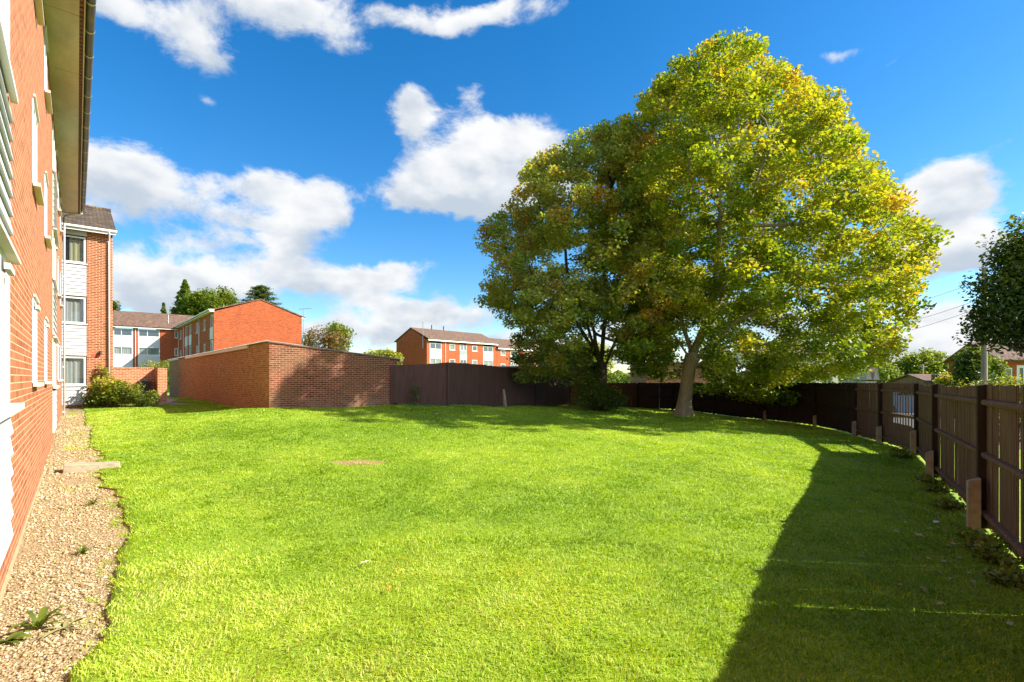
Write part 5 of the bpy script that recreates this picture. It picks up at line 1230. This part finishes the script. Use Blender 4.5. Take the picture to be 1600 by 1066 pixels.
    far('broadleaf_tree', 'low lime-green treetop above the garage roof left of the distant block', 597, 75, [(565, 626, 546, 580)], 130, 4200, .3, 'leaf_lime', tint0=.6, tint1=.4, trunk=(.2, 2), sig=.4, seed=16)
    far('broadleaf_tree', 'tree peeping over the far court roof beside the downpipe of the wing', 176, 120, [(168, 183, 470, 492)], 30, 900, .4, 'leaf_dark', tint0=.5, trunk=(.2, 12), sig=.5, seed=17)
    far('broadleaf_tree', 'pale sunlit tree seen between the forked trunks of the olive tree', 925, 55, [(880, 960, 535, 590)], 150, 4200, .25, 'leaf_lime', tint0=.55, tint1=.3, trunk=(.2, 2), sig=.4, seed=18)
    far('broadleaf_tree', 'big rounded yellow-green tree beyond the fence corner on the right', 1437, 68, [(1396, 1482, 548, 612)], 300, 12000, .30, 'leaf_mid', tint0=.62, tint1=.4, trunk=(.3, 2), sig=.45, seed=19)
    far('broadleaf_tree', 'hazy grey-green bush left of the big rounded tree beyond the fence', 1378, 66, [(1330, 1402, 566, 612)], 180, 6000, .28, 'leaf_mid', tint0=.5, tint1=.3, trunk=(.2, 1.5), sig=.4, seed=20)
    far('broadleaf_tree', 'small dark tree on the skyline left of the cypress hedge', 1493, 75, [(1484, 1504, 572, 602)], 60, 1500, .3, 'leaf_dark', tint0=.5, trunk=(.2, 2), sig=.35, seed=21)
    far('broadleaf_tree', 'bright lime shrub in front of the bungalow roof beyond the fence', 1480, 30, [(1466, 1500, 586, 612)], 60, 1300, .14, 'leaf_lime', tint0=.7, trunk=(.05, .8), sig=.18, seed=22)
    far('cypress_tree', 'tall dark cypress left of the timber pole', 1518, 27, [(1499, 1537, 546, 640)], 200, 9000, .13, 'leaf_dark', tint0=.6, tint1=.3, trunk=(.1, 1), sig=.22, seed=23)
    far('cypress_tree', 'narrow bright green conifer right of the timber pole', 1552, 28, [(1540, 1565, 556, 640)], 120, 5000, .13, 'leaf_mid', tint0=.5, tint1=.3, trunk=(.1, 1), sig=.2, seed=24)
    far('dark_tree', 'dense dark green tree hanging over the fence at the right edge', 1610, 17, [(1538, 1670, 395, 490), (1562, 1700, 340, 430), (1526, 1640, 455, 550), (1580, 1780, 345, 540), (1518, 1560, 485, 535), (1545, 1590, 380, 430), (1530, 1560, 430, 455)], 400, 33000, .12, 'leaf_dark', tint0=.62, tint1=.4, trunk=(.2, 2.6), sig=.30, seed=25)
    h = P(1575, 0, 15)
    leafy('hedge', 'clipped green hedge top showing over the near fence', 'hedge', (h.x, 15, g(h.x, 15)), [(-.9, 0, 1.15, .8, .5, .62), (.2, 0, 1.2, .9, .5, .62), (1.2, 0, 1.2, .9, .5, .62)], 160, 6000, .07, M['leaf_lime'], .4, .3, sig=.12, seed=26)
    # cedar with level branches
    Y = 100; p = P(407, 470, Y); r = thing('cedar_tree', 'dark cedar with drooping level branches behind the gable peak', 'tree', (p.x, Y, 0)); sg = [(0, 0, -.2, 0, 0, 19.0, .4, .08)]; C = []
    for k in range(46):
        z = 12.5+6.5*(k/46); a = k*2.4; L = (1-(z-12.5)/7.2)*5.2+.5; dx, dy = math.cos(a)*L, math.sin(a)*L*.8
        pr = np.array([0, 0, z])
        for i in range(1, 7):
            q = np.array([dx*i/6, dy*i/6, z+.9*math.sin(i/6*1.6)-.3*(i/6)**2]); sg.append((*pr, *q, .07*(1-i/8), .06*(1-i/8))); pr = q
            C.append(q+rng.normal(0, 1, (34, 3))*np.array([.34, .34, .12]))
    V, F = frusta(np.array(sg), 6); fast('trunk', V, F, M['bark_dark'], r); C = np.concatenate(C)
    leaves('crown', C, .42, M['leaf_dark'], .55+rng.normal(0, .2, len(C)), r, k=.4)
plants()

def rosette(name, label, cat, loc, n, L, w, mat, tint, rise=.5, group=None, seed=0):
    rg = random.Random(seed); r = thing(name, label, cat, (loc[0], loc[1], g(*loc)+.005), 0, group); V = []; F = []; T = []
    for i in range(n):
        a = rg.uniform(0, 6.28); l = L*rg.uniform(.5, 1.1); up = rise*rg.uniform(.3, 1.3); ww = w*rg.uniform(.6, 1.2); prev = None; t = tint+rg.uniform(-.2, .2)
        for s in range(7):
            f = s/6; rr = l*f; z = l*up*math.sin(f*2.2)*.7+.01; wd = ww*math.sin(math.pi*min(.97, .12+f*.85))
            c = (math.cos(a)*rr, math.sin(a)*rr); px, py = -math.sin(a)*wd, math.cos(a)*wd
            b = len(V); V += [(c[0]-px, c[1]-py, z+wd*.3), (c[0], c[1], z), (c[0]+px, c[1]+py, z+wd*.3)]
            if prev is not None: F += [(prev, prev+1, b+1, b), (prev+1, prev+2, b+2, b+1)]; T += [t, t]
            prev = b
    fast('leaf_rosette', V, F, mat, r, tint=np.clip(T, 0, 1)); return r
def small_things():
    def gp(px, py):
        Y = (EYE)/((py-590)/800)
        for _ in range(6): x = (px-800)/800*Y; Y = (EYE-g(x, Y))/((py-590)/800)
        return ((px-800)/800*Y, Y)
    rosette('dock_plant', 'green dock weed with long pointed leaves in the gravel nearest the camera', 'weed', gp(60, 985), 13, .17, .022, M['leaf_lime'], .35, .8, seed=1)
    rosette('dock_plant', 'wilted straw-coloured weed leaves lying beside the green dock weed', 'weed', gp(100, 985), 9, .20, .012, M['leaf_straw'], .5, .25, seed=2)
    rosette('dock_plant', 'flat broad-leaved weed against the bottom left of the gravel', 'weed', gp(12, 1005), 8, .13, .028, M['leaf_mid'], .5, .25, seed=3)
    rosette('weed_tuft', 'small green tuft in the middle of the gravel strip', 'weed', gp(128, 868), 60, .10, .004, M['leaf_lime'], .3, .9, seed=4)
    rosette('weed_tuft', 'low green tuft in the gravel just in front of the concrete block', 'weed', gp(145, 790), 50, .12, .005, M['leaf_lime'], .4, .9, seed=5)
    # weeds along the fence foot
    k = 0; spots = [(5.15, 5.65, 'beside the nearest fence spur'), (4.75, 5.0, 'under the bottom rail of the nearest fence panel'), (4.95, 5.35, 'in front of the nearest fence panel'), (6.1, 7.1, 'behind the nearest fence spur'), (6.8, 8.2, 'along the middle of the second fence panel'), (7.5, 9.1, 'by the second fence spur'), (9.2, 12.0, 'below the gap in the fence'), (9.9, 12.9, 'glowing in the sun under the gap in the fence'), (4.35, 4.45, 'at the bottom right corner by the fence')]
    for x, y, t in spots:
        k += 1; s = 1.0 if y < 9 else 1.3
        leafy('weed', 'clump of leafy green weeds '+t, 'weed', (x, y, g(x, y)), [(0, 0, .05*s, .22*s, .2*s, .05*s)], 44, 260, .045*s, M['leaf_mid'], .65, .3, sig=.05, seed=40+k, crown_name='foliage')
    # fallen leaves and litter
    def maple_leaf(loc, s, mat, label, rot, name='fallen_leaf', cat='leaf'):
        z = g(*loc)+.045; r = []; n = 20
        for i in range(n):
            a = 2*math.pi*i/n; rr = s*(1 if i % 4 == 0 else .62 if i % 2 == 0 else .42) if i != 15 else s*.9; r.append((math.cos(a)*rr, math.sin(a)*rr*.85, .006*math.sin(3*a)+.004))
        m = MB(); c = (0, 0, .0)
        for i in range(n): m.quad([c, r[i], r[(i+1) % n]])
        o = m.build(name, mat, None); o.location = (loc[0], loc[1], z); o.rotation_euler = (R(random.uniform(-14, 14)), R(random.uniform(-14, 14)), rot)
        sd = o.modifiers.new('thick', 'SOLIDIFY'); sd.thickness = .0015
        tag(o, label, cat, 'fallen leaves on the lawn')
    cream = plain('bleached_leaf', (.72, .66, .50), .8); tan = plain('tan_leaf', (.48, .30, .16), .8); orng = plain('orange_leaf', (.62, .27, .03), .7)
    maple_leaf(gp(569, 886), .045, cream, 'pale bleached leaf alone in the middle foreground of the lawn', .3)
    maple_leaf(gp(607, 928), .028, orng, 'small orange leaf on the sunny lawn just below the bleached leaf', 1.1)
    maple_leaf(gp(1436, 842), .06, cream, 'large pale maple leaf on the shaded grass near the fence', 2.0)
    maple_leaf(gp(1490, 856), .04, tan, 'curled tan leaf between the pale maple leaf and the nearest fence panel', .7)
    maple_leaf(gp(1403, 724), .06, tan, 'pinkish tan leaf on the shaded grass left of the second fence spur', .2)
    maple_leaf(gp(1314, 767), .05, tan, 'small tan leaf lying on the edge of the fence shadow', 1.5)
    maple_leaf(gp(1575, 898), .05, tan, 'tan leaf at the foot of the nearest fence panel among weeds', 1.5)
    maple_leaf(gp(682, 645), .12, cream, 'pale leaf on the far lawn in front of the board fence', .5)
    x, y = gp(1463, 821); b = thing('bottle_cap', 'small round bluish-white cap on the shaded grass', 'litter', (x, y, g(x, y)+.04)); m = MB(); m.tube([(0, 0, 0), (0, 0, .012)], .032, 16); m.build('cap', plain('blue_white_plastic', (.55, .66, .75), .4), b)
    # timber pole and cables
    PY = 24; p = P(1538, 0, PY); r = thing('telegraph_pole', 'weathered timber utility pole beside the dark cypress', 'pole', (p.x, PY, g(p.x, PY)))
    m = MB(); m.tube([(0, 0, -.3), (0, 0, 7.0)], [.13, .10], 14); m.build('pole', M['pole'], r)
    m = MB(); m.obox((0, 0), (1, 0), (0, -1), -.5, .5, .1, .2, 6.4, 6.5); m.build('crossarm', M['pole'], r)
    z0 = g(p.x, PY)
    for k, (dz, yy) in enumerate(((6.45, 489), (5.6, 516), (5.2, 530))):
        e = P(1380, yy-5, 60) if False else P(1330, (yy), 40); s = Vector((p.x, PY, z0+dz)); pts = []
        for i in range(25): f = i/24; q = s.lerp(e, f); q.z -= .35*math.sin(math.pi*f); pts.append(q-s)
        m = MB(); m.tube(pts, .010, 5); o = m.build('overhead_cable', M['wire']); o.location = s
        tag(o, ('highest', 'middle', 'lowest')[k]+' of the three thin overhead cables running left from the timber pole', 'cable', 'overhead cables')
    p = P(1442, 0, 58); r = thing('street_pole', 'slim pale pole in front of the big rounded tree beyond the fence', 'pole', (p.x, 58, -.4)); m = MB(); m.tube([(0, 0, 0), (0, 0, 3.6)], .09, 8); m.tube([(-.5, 0, 3.3), (.5, 0, 3.3)], .05, 6); m.build('pole', M['pole'], r)
small_things()

def litter():
    rg = np.random.default_rng(91); n = 420
    x = np.concatenate([rg.normal(6.5, 4.0, 300), rg.uniform(4.0, 10, 120)]); y = np.concatenate([rg.normal(20.5, 3.2, 300), np.zeros(120)]); y[300:] = 6.2+(x[300:]-5.7)*1.42+rg.normal(0, .5, 120); x[300:] -= .45+np.abs(rg.normal(0, .5, 120))
    k = inside(x, y, LAWN); x, y = x[k], y[k]; C = np.stack([x, y, gz(x, y)+.035], 1)
    o = leaves('leaf_litter', C, .055, M['leaf_straw'], rg.uniform(.3, 1, len(x)), None, up=2.5); tag(o, 'scattered small dry leaves on the shaded grass under the trees', 'leaves', kind='stuff')
litter()
